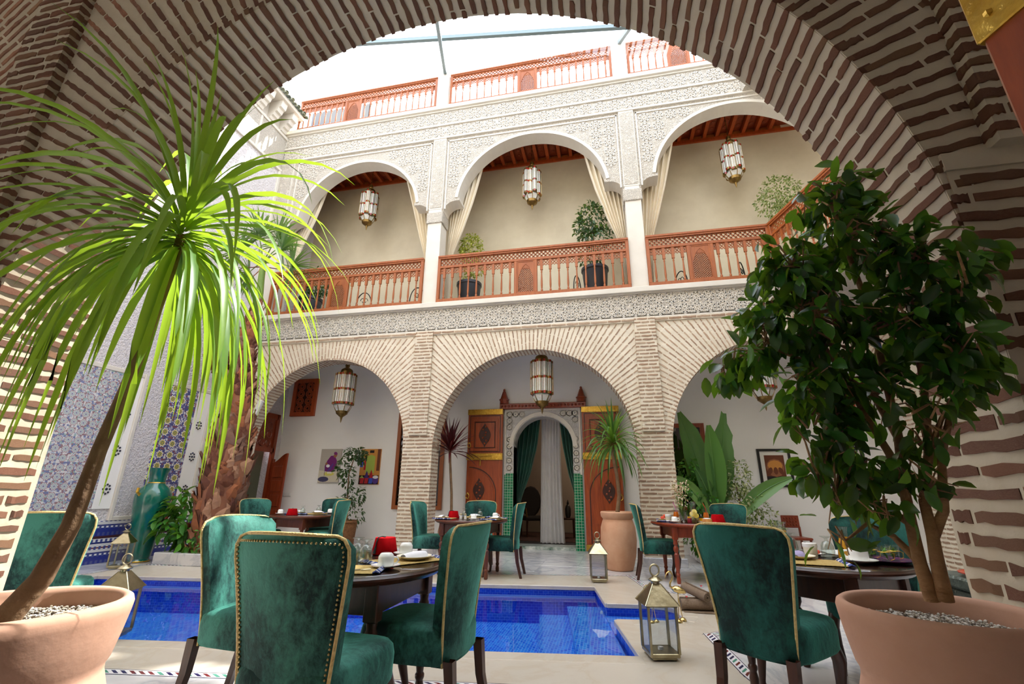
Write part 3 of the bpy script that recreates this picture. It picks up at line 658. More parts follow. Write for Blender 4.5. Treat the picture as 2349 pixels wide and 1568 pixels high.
# carved star relief on the friezes and spandrels
def star(mb, cx, cz, r, y):
    for k in range(2):
        P = [(cx+r*math.cos(PI/4+PI/2*i+k*PI/4), cz+r*math.sin(PI/4+PI/2*i+k*PI/4)) for i in range(4)]
        for i in range(4): a, b = P[i], P[(i+1) % 4]; mb.bar((a[0], y, a[1]), (b[0], y, b[1]), .02, .013, up=(0, 1, 0))
    for i in range(8):
        t = PI/4*i+PI/8; mb.bar((cx+r*.2*math.cos(t), y, cz+r*.2*math.sin(t)), (cx+r*.55*math.cos(t), y, cz+r*.55*math.sin(t)), .02, .016, up=(0, 1, 0))
def relief(parent, cells, y):
    mb = MB()
    for cx, cz, r in cells: star(mb, cx, cz, r, y)
    mb.build('carved_relief', m_plaster, parent, kind='stuff')
relief(slab, [(-7.83+.222*i, z, .108) for i in range(51) for z in (4.39, 4.612)], FY0-.004)
cells = [(-7.8+.32*i, 9.375, .155) for i in range(41)]+[(-7.8+.36*i, 9.77, .17) for i in range(36)]
relief(sp, cells[:41], FY0-.004); relief(sp, cells[41:], FY0-.024)
cells = []
for i in range(3):
    a, b = cols[i]+.16, cols[i+1]-.16
    if i == 0: a = -7.55
    cx, r = (a+b)/2, (b-a)/2-.34
    x0, x1 = cols[i]+(.2 if i else .3)+.05, cols[i+1]-.25
    nx = int((x1-x0)/.27)
    for u in range(nx):
        for v in range(7):
            x, z = x0+(u+.5)*(x1-x0)/nx, 7.24+(v+.5)*1.82/7
            if math.hypot(x-cx, z-7.28) > r+.20 and (z > 7.6 or abs(x-cx) > r+.2): cells.append((x, z, .125))
relief(sp, cells, FY0+.026)
# ---- marble floor slabs of the far gallery side
def slab_ok(x, y): return y > 6.40+(x+7.15)*.1314+.1
tm = MB(); tm.bbox(0, .596, 0, .596, -.01, .003, .0015)
m_slab = m_marble.copy(); m_slab.name = 'marble_slab'
tt = m_slab.node_tree; mp_ = [n for n in tt.nodes if n.type == 'MAPPING'][0]; oi = tt.nodes.new('ShaderNodeObjectInfo'); cx_ = tt.nodes.new('ShaderNodeCombineXYZ')
mu = math_(tt, 'MULTIPLY', oi.outputs['Random'], 37.0); tt.links.new(mu, cx_.inputs[0]); tt.links.new(math_(tt, 'MULTIPLY', oi.outputs['Random'], 91.0), cx_.inputs[1]); tt.links.new(cx_.outputs[0], mp_.inputs['Location'])
tme = tm.mesh('marble_slab', m_slab)
for i in range(19):
    for j in range(6):
        x, y = -7.2+.6*i, 6.75+.6*j
        if y > 9.4 or not all(slab_ok(x+dx_, y+dy_) for dx_ in (0, .6) for dy_ in (0, .6)): continue
        mk('marble_slab', tme, floor, Matrix.Translation((x, y, 0)))
# ---- left wall of the courtyard
mb = MB(); mb.box(-8.2, -7.95, -2.3, 8.74, 0, 9.95); mb.box(-8.2, -7.95, 9.75, 10.4, 0, 9.95); mb.box(-8.2, -7.95, 8.74, 9.75, 2.75, 9.95)
wl = mb.build('wall_left', m_stucco, kind='structure', label='rough white stucco wall left of the pool')
def wslab(y0, y1, z0, z1, d, name, mat, b=.006):
    mb = MB(); mb.bbox(-7.955, -7.95+d, y0, y1, z0, z1, b); return mb.build(name, mat, wl)
wslab(2, 8.33, 8.95, 9.85, .03, 'carved_band', m_carved); wslab(2, 8.34, 8.88, 8.95, .05, 'moulding', m_plaster); wslab(2, 8.34, 9.85, 9.93, .06, 'moulding', m_plaster)
for y in (3.2, 4.6, 6.0, 7.4): wslab(y, y+.06, 8.95, 9.85, .045, 'moulding', m_plaster)
for y in (7.62,): wslab(8.27, 8.34, 4.9, 8.9, .04, 'moulding', m_plaster)
for (y0, y1, pz) in ((5.0, 6.0, m_zel), (6.75, 7.42, m_zel2)):
    wslab(y0, y1, .8, 2.95, .02, 'zellige_panel', pz)
for (y0, y1) in ((6.0, 6.28), (7.42, 7.72), (4.7, 5.0)):
    p = wslab(y0, y1, .8, 2.95, .02, 'smooth_panel', m_white)
wslab(4.7, 6.28, 2.95, 3.02, .03, 'moulding', m_plaster); wslab(6.75, 7.72, 2.95, 3.02, .03, 'moulding', m_plaster)
for y in (6.28, 7.72): wslab(y, y+.06, .62, 3.02, .045, 'moulding', m_plaster)
wslab(6.34, 6.75, .62, .68, .04, 'moulding', m_plaster)
wslab(2.2, 8.3, .0, .62, .035, 'tile_dado', m_dado)
ot = MB()
for y0 in (6.14, 7.57):
    for z in (1.1, 1.7, 2.3):
        for k in range(8):
            a = PI/4*k; ot.ball((-7.925, y0+.052*math.cos(a), z+.07*math.sin(a)), .016, 6)
        ot.ball((-7.925, y0, z), .02, 6)
ot.build('rosette_tile', flat('navy_tile', (26, 28, 48)), wl)
# cornice with corbels and roof tiles
mb = MB(); mb.bbox(-7.96, -7.50, 2.0, 8.34, 10.42, 10.52, .01); cn = mb.build('trim_12', m_plaster, kind='structure', label='white cornice with scalloped corbels on the left wall')
cb = MB(); cb.prism([(-7.95, 9.93), (-7.86, 9.93), (-7.83, 10.0), (-7.78, 10.02), (-7.75, 10.1), (-7.69, 10.12), (-7.66, 10.22), (-7.60, 10.24), (-7.57, 10.42), (-7.95, 10.42)], -.09, .09, 'y')
cbe = cb.mesh('corbel', m_plaster)
mb = MB(); mb.box(-8.2, -7.95, 2, 8.34, 9.9, 10.45); mb.build('cornice_wall', m_plaster, cn)
for k in range(14): mk('corbel', cbe, cn, Matrix.Translation((0, 8.1-.42*k, 0)))
tl = MB(); tl.prism([(.055*math.cos(a), .055*math.sin(a)) for a in [PI*k/6 for k in range(7)]]+[(-.042, 0)]+[(.042*math.cos(a), .042*math.sin(a)) for a in [PI-PI*k/6 for k in range(7)]], -.26, .26, 'x'); tle = tl.mesh('roof_tile', m_tileroof)
for k in range(55):
    mk('roof_tile', tle, cn, TM((-7.66, 8.3-.115*k, 10.6), ry=.42)); 
    if k % 2: mk('roof_tile', tle, cn, TM((-7.69, 8.3-.115*k+.05, 10.69), ry=.42))

# ---- right side gallery (behind the ficus)
mb = MB(); T_ = TM((3.13, 8.35, 0), rz=math.radians(-76)); 
mb.box(0, 6.2, .0, 3.2, 4.24, 4.76, 0, T_); mb.box(-.02, 6.2, -.08, 3.2, 4.76, 4.86, 1, T_); mb.box(0, 6.2, 0, .3, 9.2, 10.0, 0, T_); mb.box(-.02, 6.2, -.1, 4, 10.0, 10.1, 1, T_); mb.box(0, .3, 0, .3, 4.86, 4.9, 1, T_)
mb.build('floor_side', [m_carved, m_plaster], kind='structure', label='balcony of the right side')

# ---- rooms seen through the doorway
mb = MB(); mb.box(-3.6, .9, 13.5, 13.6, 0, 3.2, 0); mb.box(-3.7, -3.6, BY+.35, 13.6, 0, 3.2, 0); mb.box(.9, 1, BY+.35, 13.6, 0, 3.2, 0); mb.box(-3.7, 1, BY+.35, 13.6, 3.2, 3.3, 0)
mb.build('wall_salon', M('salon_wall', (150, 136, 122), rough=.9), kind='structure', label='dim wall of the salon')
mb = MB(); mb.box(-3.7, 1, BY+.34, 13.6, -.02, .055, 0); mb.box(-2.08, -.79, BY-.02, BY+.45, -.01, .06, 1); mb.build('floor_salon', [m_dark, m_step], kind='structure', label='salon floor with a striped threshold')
# glass roof
P0 = Vector((-3.59, 8.35, 11.2)); P1 = Vector((-2.83, 6.0, 9.807)); dv = (P1-P0)/2.35
L0, L1 = Vector((-5.717, 7.0, 11.089)), Vector((-.141, 7.0, 10.119)); dx = (L1-L0)/5.576
roof = thing('glass_roof', 'glass roof panes held by grey steel beams over the courtyard', 'roof')
J = (L0+L1)/2; J = Vector((-3.223, 7.0, 10.662))
mb = MB(); mb.bar(J+dx*6.5, J-dx*5.0, .07, .09); mb.build('steel_beam', m_steel, roof)
mb = MB(); mb.bar(P0, J+dv*5.0, .07, .09); mb.build('steel_beam', m_steel, roof)
mb = MB(); mb.bar(Vector((.69, 8.35, 11.15)), Vector((.69, 8.35, 11.15))+dv*1.5, .07, .09); mb.build('steel_beam', m_steel, roof)
for (a0, a1) in ((.0, 6.4), (-4.9, 0)):
    for (b0, b1) in ((-1.4, 0), (0, 5)):
        mb = MB(); q = [J+dx*a0+dv*b0, J+dx*a1+dv*b0, J+dx*a1+dv*b1, J+dx*a0+dv*b1]; up = Vector((0, 0, .02))
        mb.add([tuple(v+up) for v in q], [(0, 1, 2, 3)]); mb.build('glass_pane', m_roofglass, roof)
# rooftop pavilion beyond the terrace
pv = thing('rooftop_pavilion', 'small rendered pavilion on the roof behind the terrace railing', 'building', (-9.4, 13.6, 10.1))
mb = MB(); mb.box(-1.5, 1.6, -1.4, 1.4, 0, 5.3); mb.build('wall', M('grey_render', (150, 146, 142), (136, 132, 130), rough=.9), pv)
mb = MB(); mb.bbox(-1.7, 1.75, -1.65, 1.6, 5.3, 5.75, .03); mb.build('parapet', M('pale_parapet', (176, 172, 160), rough=.9), pv)
mb = MB(); mb.box(-1.2, 1.2, -1.45, -1.38, 3.2, 4.9); mb.build('window', m_window, pv)
# ================================================================== RAILINGS
def baluster_mesh():
    mb = MB(); pr = [(.016, .08), (.022, .10), (.022, .13), (.012, .145), (.016, .17), (.021, .22), (.019, .33), (.014, .45), (.012, .50), (.02, .52), (.013, .54), (.02, .56), (.014, .575)]
    mb.lathe(pr, 8); mb.box(-.026, .026, -.02, .02, .57, .80); return mb.mesh('baluster', m_wood_o, 40)
BALU = baluster_mesh()
def clipbar(mb, p, q, x0, x1, w, d):
    (ax, az), (bx, bz) = p, q
    if bx < ax: (ax, az), (bx, bz) = (bx, bz), (ax, az)
    if bx <= x0 or ax >= x1: return
    if ax < x0: az += (bz-az)*(x0-ax)/(bx-ax); ax = x0
    if bx > x1: bz = az+(bz-az)*(x1-ax)/(bx-ax); bx = x1
    if bx-ax > .004: mb.bar((ax, 0, az), (bx, 0, bz), d, w, up=(0, 1, 0))
def railing(name, label, cat, x0, x1, y, z, nb, group=None, panel=.42, pw=.36, rz=0, h=1.1):
    L = x1-x0; r = thing(name, label, cat, (x0, y, z), rz, group); s = h/1.1
    mb = MB(); mb.bbox(-.0, L, -.05, .05, 1.05*s, 1.1*s, .008); mb.box(0, L, -.035, .035, 1.02*s, 1.05*s); mb.build('top_rail', m_wood_o, r)
    mb = MB(); mb.bbox(.05, L-.05, -.03, .03, .80*s, .85*s, .006); mb.build('middle_rail', m_wood_o, r)
    mb = MB(); mb.bbox(.0, L, -.04, .04, 0.0, .08*s, .006); mb.build('bottom_rail', m_wood_o, r)
    for x in (0, L-.06): mb = MB(); mb.bbox(x, x+.06, -.035, .035, .08*s, 1.02*s, .005); mb.build('end_post', m_wood_o, r)
    px = L*panel
    for x in (px-.06, px+pw): mb = MB(); mb.bbox(x, x+.06, -.033, .033, .08*s, .80*s, .005); mb.build('panel_post', m_wood_o, r)
    mb = MB(); p = .085; h0, h1 = .85*s, 1.02*s; n = int(L/p)+3
    for k in range(-3, n):
        clipbar(mb, (k*p, h0), (k*p+(h1-h0), h1), .06, L-.06, .013, .02); clipbar(mb, (k*p+(h1-h0), h0), (k*p, h1), .06, L-.06, .013, .024)
    mb.build('lattice_band', m_wood_o, r)
    mb = MB(); mb.box(px, px+pw, -.004, .004, .62*s, .80*s); 
    for k in range(-12, 14):
        q = .042; clipbar(mb, (px+k*q, .1*s), (px+k*q+.55*s, .65*s), px, px+pw, .011, .014); clipbar(mb, (px+k*q+.55*s, .1*s), (px+k*q, .65*s), px, px+pw, .011, .017)
    cx = px+pw/2
    for sg in (-1, 1):
        mb.prism([(cx+sg*pw/2, .30*s), (cx+sg*pw/2, .8*s), (cx, .8*s), (cx, .73*s), (cx+sg*.07, .66*s), (cx+sg*.11, .56*s), (cx+sg*.15, .44*s)][::sg], -.012, .012)
    frame(mb, px, px+pw, .08*s, .80*s, .022, -.02, .02); mb.build('carved_panel', m_wood_o, r)
    xs = []
    for a, b in ((.06, px-.06), (px+pw+.06, L-.06)):
        m = max(1, round(nb*(b-a)/(L-pw-.24))); xs.append((a, b, m))
    for a, b, m in xs:
        la = MB()
        st = (b-a)/(m+.5) if m else 1; g = (b-a)/(m+1) if False else (b-a)/m
        for i in range(m):
            x = a+g*(i+.5); o = mk('baluster', BALU, r, Matrix.Translation((x, 0, 0)) @ Matrix.Diagonal((1, 1, s, 1)))
        for i in range(m+1):
            xa = a+g*(i-.5)+.026; xb = a+g*(i+.5)-.026; xa, xb = max(xa, a), min(xb, b)
            if xb-xa < .03: continue
            za, zb = .67*s, .80*s
            for (u, v) in (((xa, za), (xb, zb)), ((xa, zb), (xb, za))): clipbar(la, u, v, xa, xb, .013, .016)
            xm = (xa+xb)/2; zm = (za+zb)/2
            for u, v in (((xa, zm), (xm, zb)), ((xm, zb), (xb, zm)), ((xa, zm), (xm, za)), ((xm, za), (xb, zm))): clipbar(la, u, v, xa, xb, .01, .014)
        la.build('lattice_arches', m_wood_o, r)
    return r
railing('balcony_railing', 'carved wooden railing of the left balcony bay, above the palm', 'railing', -7.54, -3.77, FY0-.02, 4.862, 18)
railing('balcony_railing', 'carved wooden railing of the middle balcony bay, two potted trees behind', 'railing', -3.43, .57, FY0-.02, 4.862, 19, panel=.435)
railing('balcony_railing', 'carved wooden railing of the right balcony bay, partly behind the ficus', 'railing', .90, 3.14, FY0-.02, 4.862, 10, panel=.36)
railing('balcony_railing', 'carved wooden railing turning the corner towards the ficus top', 'railing', 3.15, 6.6, FY0-.05, 4.862, 17, rz=math.radians(-75))
railing('terrace_railing', 'carved wooden railing of the roof terrace, left section beside the cornice', 'railing', -7.66, -3.76, FY0-.02, 10.112, 20, h=.98, panel=.36)
railing('terrace_railing', 'carved wooden railing of the roof terrace, middle section between white posts', 'railing', -3.42, .52, FY0-.02, 10.112, 19, h=.98, panel=.45)
railing('terrace_railing', 'carved wooden railing of the roof terrace, right end behind the arch', 'railing', .86, 4.6, FY0-.02, 10.112, 18, h=.98, panel=.25)
for x, lb in ((-3.59, 'white terrace post between the left and middle railings'), (.69, 'white terrace post between the middle and right railings')):
    mb = MB(); mb.bbox(x-.15, x+.15, FY0-.1, FY0+.2, 10.11, 11.2, .008); mb.build('terrace_post', m_plaster, label=lb, cat='post')

# ================================================================== CURTAINS
def curtain(name, label, cat, y, outer, inner, mat, folds=7, amp=.05, n=56, parent=None, group=None, amp1=.03):
    """outer, inner: lists of (x, z) from top to bottom with equal length"""
    rows = []
    K = 14
    def ip(L, t):
        f = t*(len(L)-1); i = min(int(f), len(L)-2); u = f-i; return (L[i][0]+(L[i+1][0]-L[i][0])*u, L[i][1]+(L[i+1][1]-L[i][1])*u)
    for j in range(K+1):
        t = j/K; o, i_ = ip(outer, t), ip(inner, t); A = amp*(1-t)+amp1*t; r = []
        for k in range(n+1):
            s = k/n; ph = s*folds*2*PI+.6*math.sin(s*9)
            r.append((o[0]+(i_[0]-o[0])*s, y+A*math.sin(ph)+.02*math.sin(3*t+s*5), o[1]+(i_[1]-o[1])*s))
        rows.append(r)
    mb = MB(); mb.grid(rows); mb.grid([[(p[0], p[1]+.006, p[2]) for p in r][::-1] for r in rows])
    return mb.build(name, mat, parent, smooth=60, label=label, cat=cat, group=group)
def upc(label, xo, inn):
    out = [(xo, z) for z in (9.45, 8.6, 7.7, 6.9, 6.2, 5.6, 4.87)]; 
    curtain('curtain', label, 'curtain', 8.86, out, inn, m_curtain)
upc('cream curtain tied at the right edge of the left balcony arch', -3.72, [(-4.92, 9.45), (-4.70, 8.7), (-4.43, 7.75), (-4.2, 6.9), (-4.0, 6.25), (-3.93, 5.6), (-3.9, 4.87)])
upc('cream curtain tied at the left edge of the left balcony arch, behind the palm fronds', -7.72, [(-6.65, 9.45), (-6.80, 8.75), (-7.05, 7.75), (-7.35, 6.9), (-7.55, 6.25), (-7.6, 5.6), (-7.62, 4.87)])
upc('cream curtain tied at the left edge of the middle balcony arch', -3.46, [(-2.42, 9.45), (-2.63, 8.7), (-2.84, 7.75), (-3.1, 6.9), (-3.34, 6.25), (-3.36, 5.6), (-3.38, 4.87)])
upc('cream curtain tied at the right edge of the middle balcony arch', .60, [(-.42, 9.45), (-.26, 8.7), (-.07, 7.75), (.2, 6.8), (.4, 6.25), (.45, 5.6), (.46, 4.87)])
upc('cream curtain tied at the left edge of the right balcony arch', .86, [(1.95, 9.45), (1.75, 8.6), (1.52, 7.6), (1.3, 6.8), (1.13, 6.25), (1.08, 5.6), (1.05, 4.87)])

# ================================================================== HANGING LANTERNS
def make_lantern(label, loc, top, stag=.05):
    r = thing('hanging_lantern', label, 'lantern', loc)
    mb = MB(); mb.lathe([(.0, .62), (.03, .62), (.05, .60), (.05, .52), (.035, .50), (.06, .48), (.12, .44), (.135, .40), (.13, .36), (.16, .34)], 12); mb.build('brass_dome', m_brasso, r, smooth=35)
    col = MB(); A = [(.055*math.cos(a), .055*math.sin(a)) for a in [-PI/2+PI*k/4 for k in range(5)]]
    zz = [-.36, -.31, -.05, 0.0, .29, .34]
    for i in range(5):
        band = i in (0, 2, 4)
        for k in range(4):
            p, q = A[k], A[k+1]; mi = (1 if k % 2 else 2) if band else 0
            col.add([(p[0], p[1], zz[i]), (q[0], q[1], zz[i]), (q[0], q[1], zz[i+1]), (p[0], p[1], zz[i+1])], [(0, 1, 2, 3)], mi)
        if i in (0, 4):
            pass
    for k in range(5): col.bar((A[k][0]*1.04, A[k][1]*1.04, -.36), (A[k][0]*1.04, A[k][1]*1.04, .34), .006, mi=2)
    for z in (-.36, .34): col.add([(x, y, z) for x, y in A], [(0, 1, 2, 3, 4)], 2)
    ce = col.mesh('glass_column', [m_frost, m_redg, m_brasso])
    for k in range(10):
        a = 2*PI*k/10; dz = -stag if k % 2 else .0
        mk('glass_column', ce, r, TM((.175*math.cos(a), .175*math.sin(a), dz), rz=a))
    mb = MB(); mb.lathe([(.165, .34), (.165, -.36)], 10); mb.build('inner_glass', m_frost, r)
    mb = MB(); mb.lathe([(.17, -.36), (.19, -.40), (.13, -.50)], 8); mb.build('lower_glass', m_frost, r)
    mb = MB(); mb.lathe([(.135, -.50), (.12, -.56), (.07, -.60), (.03, -.63), (.018, -.68), (.012, -.72), (0, -.76)], 12); 
    for k in range(8): a = 2*PI*k/8; mb.bar((.19*math.cos(a), .19*math.sin(a), -.39), (.13*math.cos(a), .13*math.sin(a), -.51), .014)
    mb.build('brass_bowl', m_brasso, r, smooth=35)
    mb = MB(); n = int((top-.62)/.06); 
    mb.tube([(0, 0, .62), (0, 0, top)], .006, 6)
    for k in range(max(n, 1)): mb.tube([(.011*math.cos(a)*(k % 2), .011*math.cos(a)*(1-k % 2), .65+.06*k+.03*math.sin(a)) for a in [2*PI*i/6 for i in range(6)]], .004, 4, closed=True)
    mb.lathe([(.0, top), (.05, top), (.045, top-.03), (.01, top-.06)][::-1], 10); mb.build('chain', m_brasso, r); return r
l0 = make_lantern('brass and glass lantern hanging in the left balcony arch', (-5.83, 9.2, 8.20), 1.36)
dup(l0, (-1.51, 9.2, 8.23), .2, 'brass and glass lantern hanging in the middle balcony arch'); dup(l0, (3.0, 9.2, 8.20), .1, 'brass and glass lantern hanging in the right balcony arch')
l1 = make_lantern('brass lantern with ruby squares hanging in the lower left brick arch', (-5.74, 9.0, 3.26), .94, 0)
dup(l1, (-1.30, 9.0, 3.34), .15, 'brass lantern with ruby squares hanging before the salon doorway'); dup(l1, (2.80, 9.0, 3.30), .3, 'brass lantern with ruby squares half hidden by the ficus')

# ================================================================== DOORS, WINDOWS, PICTURES
def leaf_shape(w, h, n=14):   # pointed medallion outline
    p = []
    for k in range(n+1): t = k/n; p.append((w*math.sin(PI*t)**1.3, h*(t-.5)*2))
    return p+[(-x, z) for x, z in p[-2:0:-1]]
def big_door(label, x0, x1, fl):
    r = thing('door_leaf', label, 'door', ((x0+x1)/2, 9.86, .02)); W = (x1-x0)/2
    mb = MB(); mb.bbox(-W, W, -.03, .04, 0, 2.82, .006); mb.build('door_board', m_wood_door, r)
    for (a, b, c, d) in ((-W+.1, W-.1, 1.93, 2.62),):
        mb = MB(); frame(mb, a, b, c, d, .05, -.055, -.03); mb.bbox(a+.06, b-.06, -.045, -.03, c+.06, d-.06, .008); mb.build('raised_panel', m_wood_door, r)
    mb = MB(); arcp = [(-W+.06, .55)]+[(-W+.06, 1.2)]+[(-W+.06+.0+.55*(1-math.cos(t)), 1.2+.42*math.sin(t)) for t in [PI/2*k/8 for k in range(9)]]+[(-W+.66, .55)]
    arcp = [(-W+.06, .5), (-W+.62, .5), (-W+.62, 1.05)]+[(-W+.06+.56*math.cos(t), 1.05+.5*math.sin(t)) for t in [PI/2*k/8 for k in range(9)]]
    mb.prism([(p[0]*fl, p[1]) for p in arcp][::fl], -.052, -.03); mb.build('wicket_panel', m_wood_door, r)
    for z, k in ((2.27, 1), (1.12, .95)):
        mb = MB(); o = leaf_shape(.13*k, .26*k); mb.prism([(p[0]+(-.1*fl if z < 2 else 0), p[1]+z) for p in o], -.064, -.044)
        for t in range(7): mb.ball(((-.1*fl if z < 2 else 0)+.045*math.sin(t*2.2), -.064, z-.18*k+.06*k*t), .022, 6, 1)
        mb.build('carved_medallion', [m_wood_dk, m_wood_door], r)
    mb = MB(); frame(mb, -W+.045, W-.045, 1.905, 2.70, .016, -.034, -.028); frame(mb, -W+.165, W-.165, 1.995, 2.555, .014, -.05, -.04)
    al = [(-W+.06+.60*math.cos(t), 1.05+.54*math.sin(t)) for t in [PI/2*k/10 for k in range(11)]]
    for p_, q_ in zip(al, al[1:]): mb.bar((p_[0]*fl, -.032, p_[1]), (q_[0]*fl, -.032, q_[1]), .02, .012, up=(0, 1, 0))
    mb.bar(((-W+.66)*fl, -.032, 1.05), ((-W+.66)*fl, -.032, .14), .02, .012, up=(0, 1, 0)); mb.build('groove_shade', m_wood_dk, r)  # flat dark strips paint in groove shade so the panel relief shows
    for z0, z1 in ((2.72, 2.84), (1.74, 1.88), (-.0, .12)):
        mb = MB(); mb.bbox(-W-.006, W+.006, -.06, .046, z0, z1, .004)
        for k in range(14): mb.ball((-W+.03+k*(2*W-.06)/13, -.062, z0+.02), .009, 5); mb.ball((-W+.03+k*(2*W-.06)/13, -.062, z1-.02), .009, 5)
        mb.build('brass_band', m_brass, r)
    mb = MB(); mb.tube([(-W+.03, -.085, 1.80), (W-.22, -.085, 1.82)], .012, 6); mb.tube([(-.08, -.085, 1.81), (-.08, -.085, 1.62)], .012, 6); mb.build('bolt', m_brass, r)
    for z in (2.05, 1.0):
        mb = MB(); x = -fl*0-W+.05 if fl > 0 else W-.05; mb.ball((x, -.06, z+.05), .022, 8); mb.tube([(x+.035*math.sin(a), -.075, z+.05*math.cos(a)) for a in [2*PI*k/12 for k in range(12)]], .008, 6, closed=True); mb.build('ring_knocker', m_brass, r)
    return r
big_door('tall cedar door leaf with brass bands, left of the salon doorway', -3.09, -2.30, 1)
big_door('tall cedar door leaf with brass bands, behind the far potted dracaena', -.57, .20, -1)
r = thing('door_lintel', 'dark carved wooden lintel with two pointed finials above the salon doorway', 'lintel', (-1.43, 9.9, 2.86))
mb = MB(); mb.bbox(-.95, .95, -.05, .09, 0.0, .12, .01); 
for k in range(24): mb.ball((-.9+.078*k, -.05, .06), .028, 6)
mb.build('lintel_board', m_wood_r, r)
for x in (-.86, .86):
    mb = MB(); mb.lathe([(.10, .12), (.10, .2), (.115, .205), (.115, .225), (.09, .235), (.035, .40), (.02, .42), (.03, .435), (.02, .455), (0, .47)], 8, (x, 0, 0)); mb.build('finial', m_wood_r, r, smooth=30)
o = struct('trim_13', 'white carved plaster arch around the salon doorway')
mb = MB(); XC = -1.435
poly = [(-2.28, 1.49), (-2.08, 1.49), (-2.08, 1.95)]+[(XC+.645*math.cos(a), 2.05+.645*math.sin(a)) for a in [PI-PI*i/24 for i in range(25)]]+[(-.79, 1.95), (-.79, 1.49), (-.61, 1.49), (-.61, 2.86), (-2.28, 2.86)]
mb.prism(poly, BY-.05, BY+.36, mi=0, ms=1); mb.build('carved_arch', [m_carved_in, m_white], o)
relief(o, [(x_, z_, .075) for x_ in (-2.17, -2.03, -1.89, -1.75, -1.12, -.98, -.84, -.72) for z_ in (2.75, 2.61, 2.47, 2.33) if math.hypot(x_+1.435, z_-2.05) > .83]+[(x_, 1.6+.15*k, .065) for x_ in (-2.17, -.72) for k in range(5)], BY-.052)
mb = MB(); mb.box(-2.28, -.61, BY-.065, BY-.04, 2.825, 2.86); mb.box(-2.28, -2.245, BY-.065, BY-.04, 1.46, 2.825); mb.box(-.645, -.61, BY-.065, BY-.04, 1.46, 2.825)
ro = arc(XC, 2.05, .74, 0, PI, 24); ri = arc(XC, 2.05, .66, 0, PI, 24)
for k in range(24): mb.prism([ri[k], ro[k], ro[k+1], ri[k+1]], BY-.062, BY-.045)
mb.build('moulding', m_plaster, o)
for x0, x1 in ((-2.28, -2.08), (-.79, -.61)):
    mb = MB(); mb.box(x0, x1, BY-.05, BY+.36, 0, 1.49); mb.build('green_tile_jamb', m_gtile, o)
curtain('door_curtain', 'dark green velvet drape tied back at the left of the salon doorway', 'curtain', 10.62, [(-2.1, 2.72), (-2.13, 2.2), (-2.15, 1.6), (-2.15, 1.0), (-2.12, .8)], [(-1.58, 2.72), (-1.66, 2.1), (-1.82, 1.5), (-2.02, 1.0), (-2.07, .8)], m_drape, 5, .045)
curtain('door_curtain', 'dark green velvet drape tied back at the right of the salon doorway', 'curtain', 10.62, [(-.72, 2.72), (-.70, 2.2), (-.70, 1.6), (-.72, 1.0), (-.74, .8)], [(-1.14, 2.72), (-1.07, 2.1), (-.96, 1.5), (-.82, 1.0), (-.78, .8)], m_drape, 5, .045)
curtain('door_curtain', 'pale sheer curtain hanging in the middle of the salon doorway', 'curtain', 10.7, [(-1.56, 2.75), (-1.58, 2), (-1.6, 1), (-1.62, .06)], [(-1.12, 2.75), (-1.13, 2), (-1.12, 1), (-1.08, .06)], m_sheer, 6, .05, amp1=.06)
r = thing('salon_armchair', 'dark oval-backed armchair inside the salon, left of the sheer curtain', 'chair', (-1.98, 12.1, .055), .5)
mb = MB(); mb.bbox(-.3, .3, -.25, .28, .38, .48, .03); mb.build('seat', m_dark, r)
mb = MB(); mb.lathe([(.0, -.03), (.26, -.03), (.28, 0), (.26, .03), (0, .03)], 16, T=TM((0, .26, .82), rx=PI/2, sc=(1, 1.35, 1))); mb.build('oval_back', m_dark, r, smooth=40)
for x in (-.26, .26):
    for y in (-.22, .24): mb = MB(); mb.tube([(x, y, .4), (x*1.03, y, .2), (x, y, 0)], [.03, .022, .02], 6); mb.build('leg', m_wood_d, r)
    mb = MB(); mb.tube([(x, .24, .7), (x*1.1, 0, .68), (x*1.1, -.2, .66), (x, -.2, .45)], .022, 6); mb.build('armrest', m_brasso, r)
r = thing('salon_side_table', 'small dark table with a dark urn inside the salon doorway', 'table', (-1.12, 12.0, .055))
mb = MB(); mb.lathe([(.24, .42), (.25, .44), (.24, .46)], 8); mb.build('table_top', m_wood_d, r)
for k in range(4): a = PI/4+PI/2*k; mb = MB(); mb.tube([(.18*math.cos(a), .18*math.sin(a), .42), (.2*math.cos(a), .2*math.sin(a), 0)], .018, 6); mb.build('leg', m_wood_d, r)
mb = MB(); mb.lathe([(.05, 0), (.07, .06), (.075, .2), (.05, .28), (.025, .3), (.03, .34), (.012, .4), (0, .42)], 12); so_ = bpy.data.lights.new('salon_fill_light', 'POINT'); so_.energy = 16; so_.color = (1, .8, .6); so_.shadow_soft_size = .06; LO = bpy.data.objects.new('salon_fill_light', so_); COL.objects.link(LO); LO.location = (-.2, 12.4, 2.5)  # point light has no fixture, added unseen to brighten the dark salon
mb.build('salon_urn', M('dark_metal_urn', (60, 58, 56), rough=.3, metal=.7), smooth=40, label='slim dark urn on the small table inside the salon', cat='urn', loc=(-1.12, 12.0, .515))
mb = MB(); mb.bbox(-3, .5, 11.0, 13.2, .055, .065, .003); mb.build('salon_rug', m_rug, label='dark patterned rug on the salon floor', cat='rug')
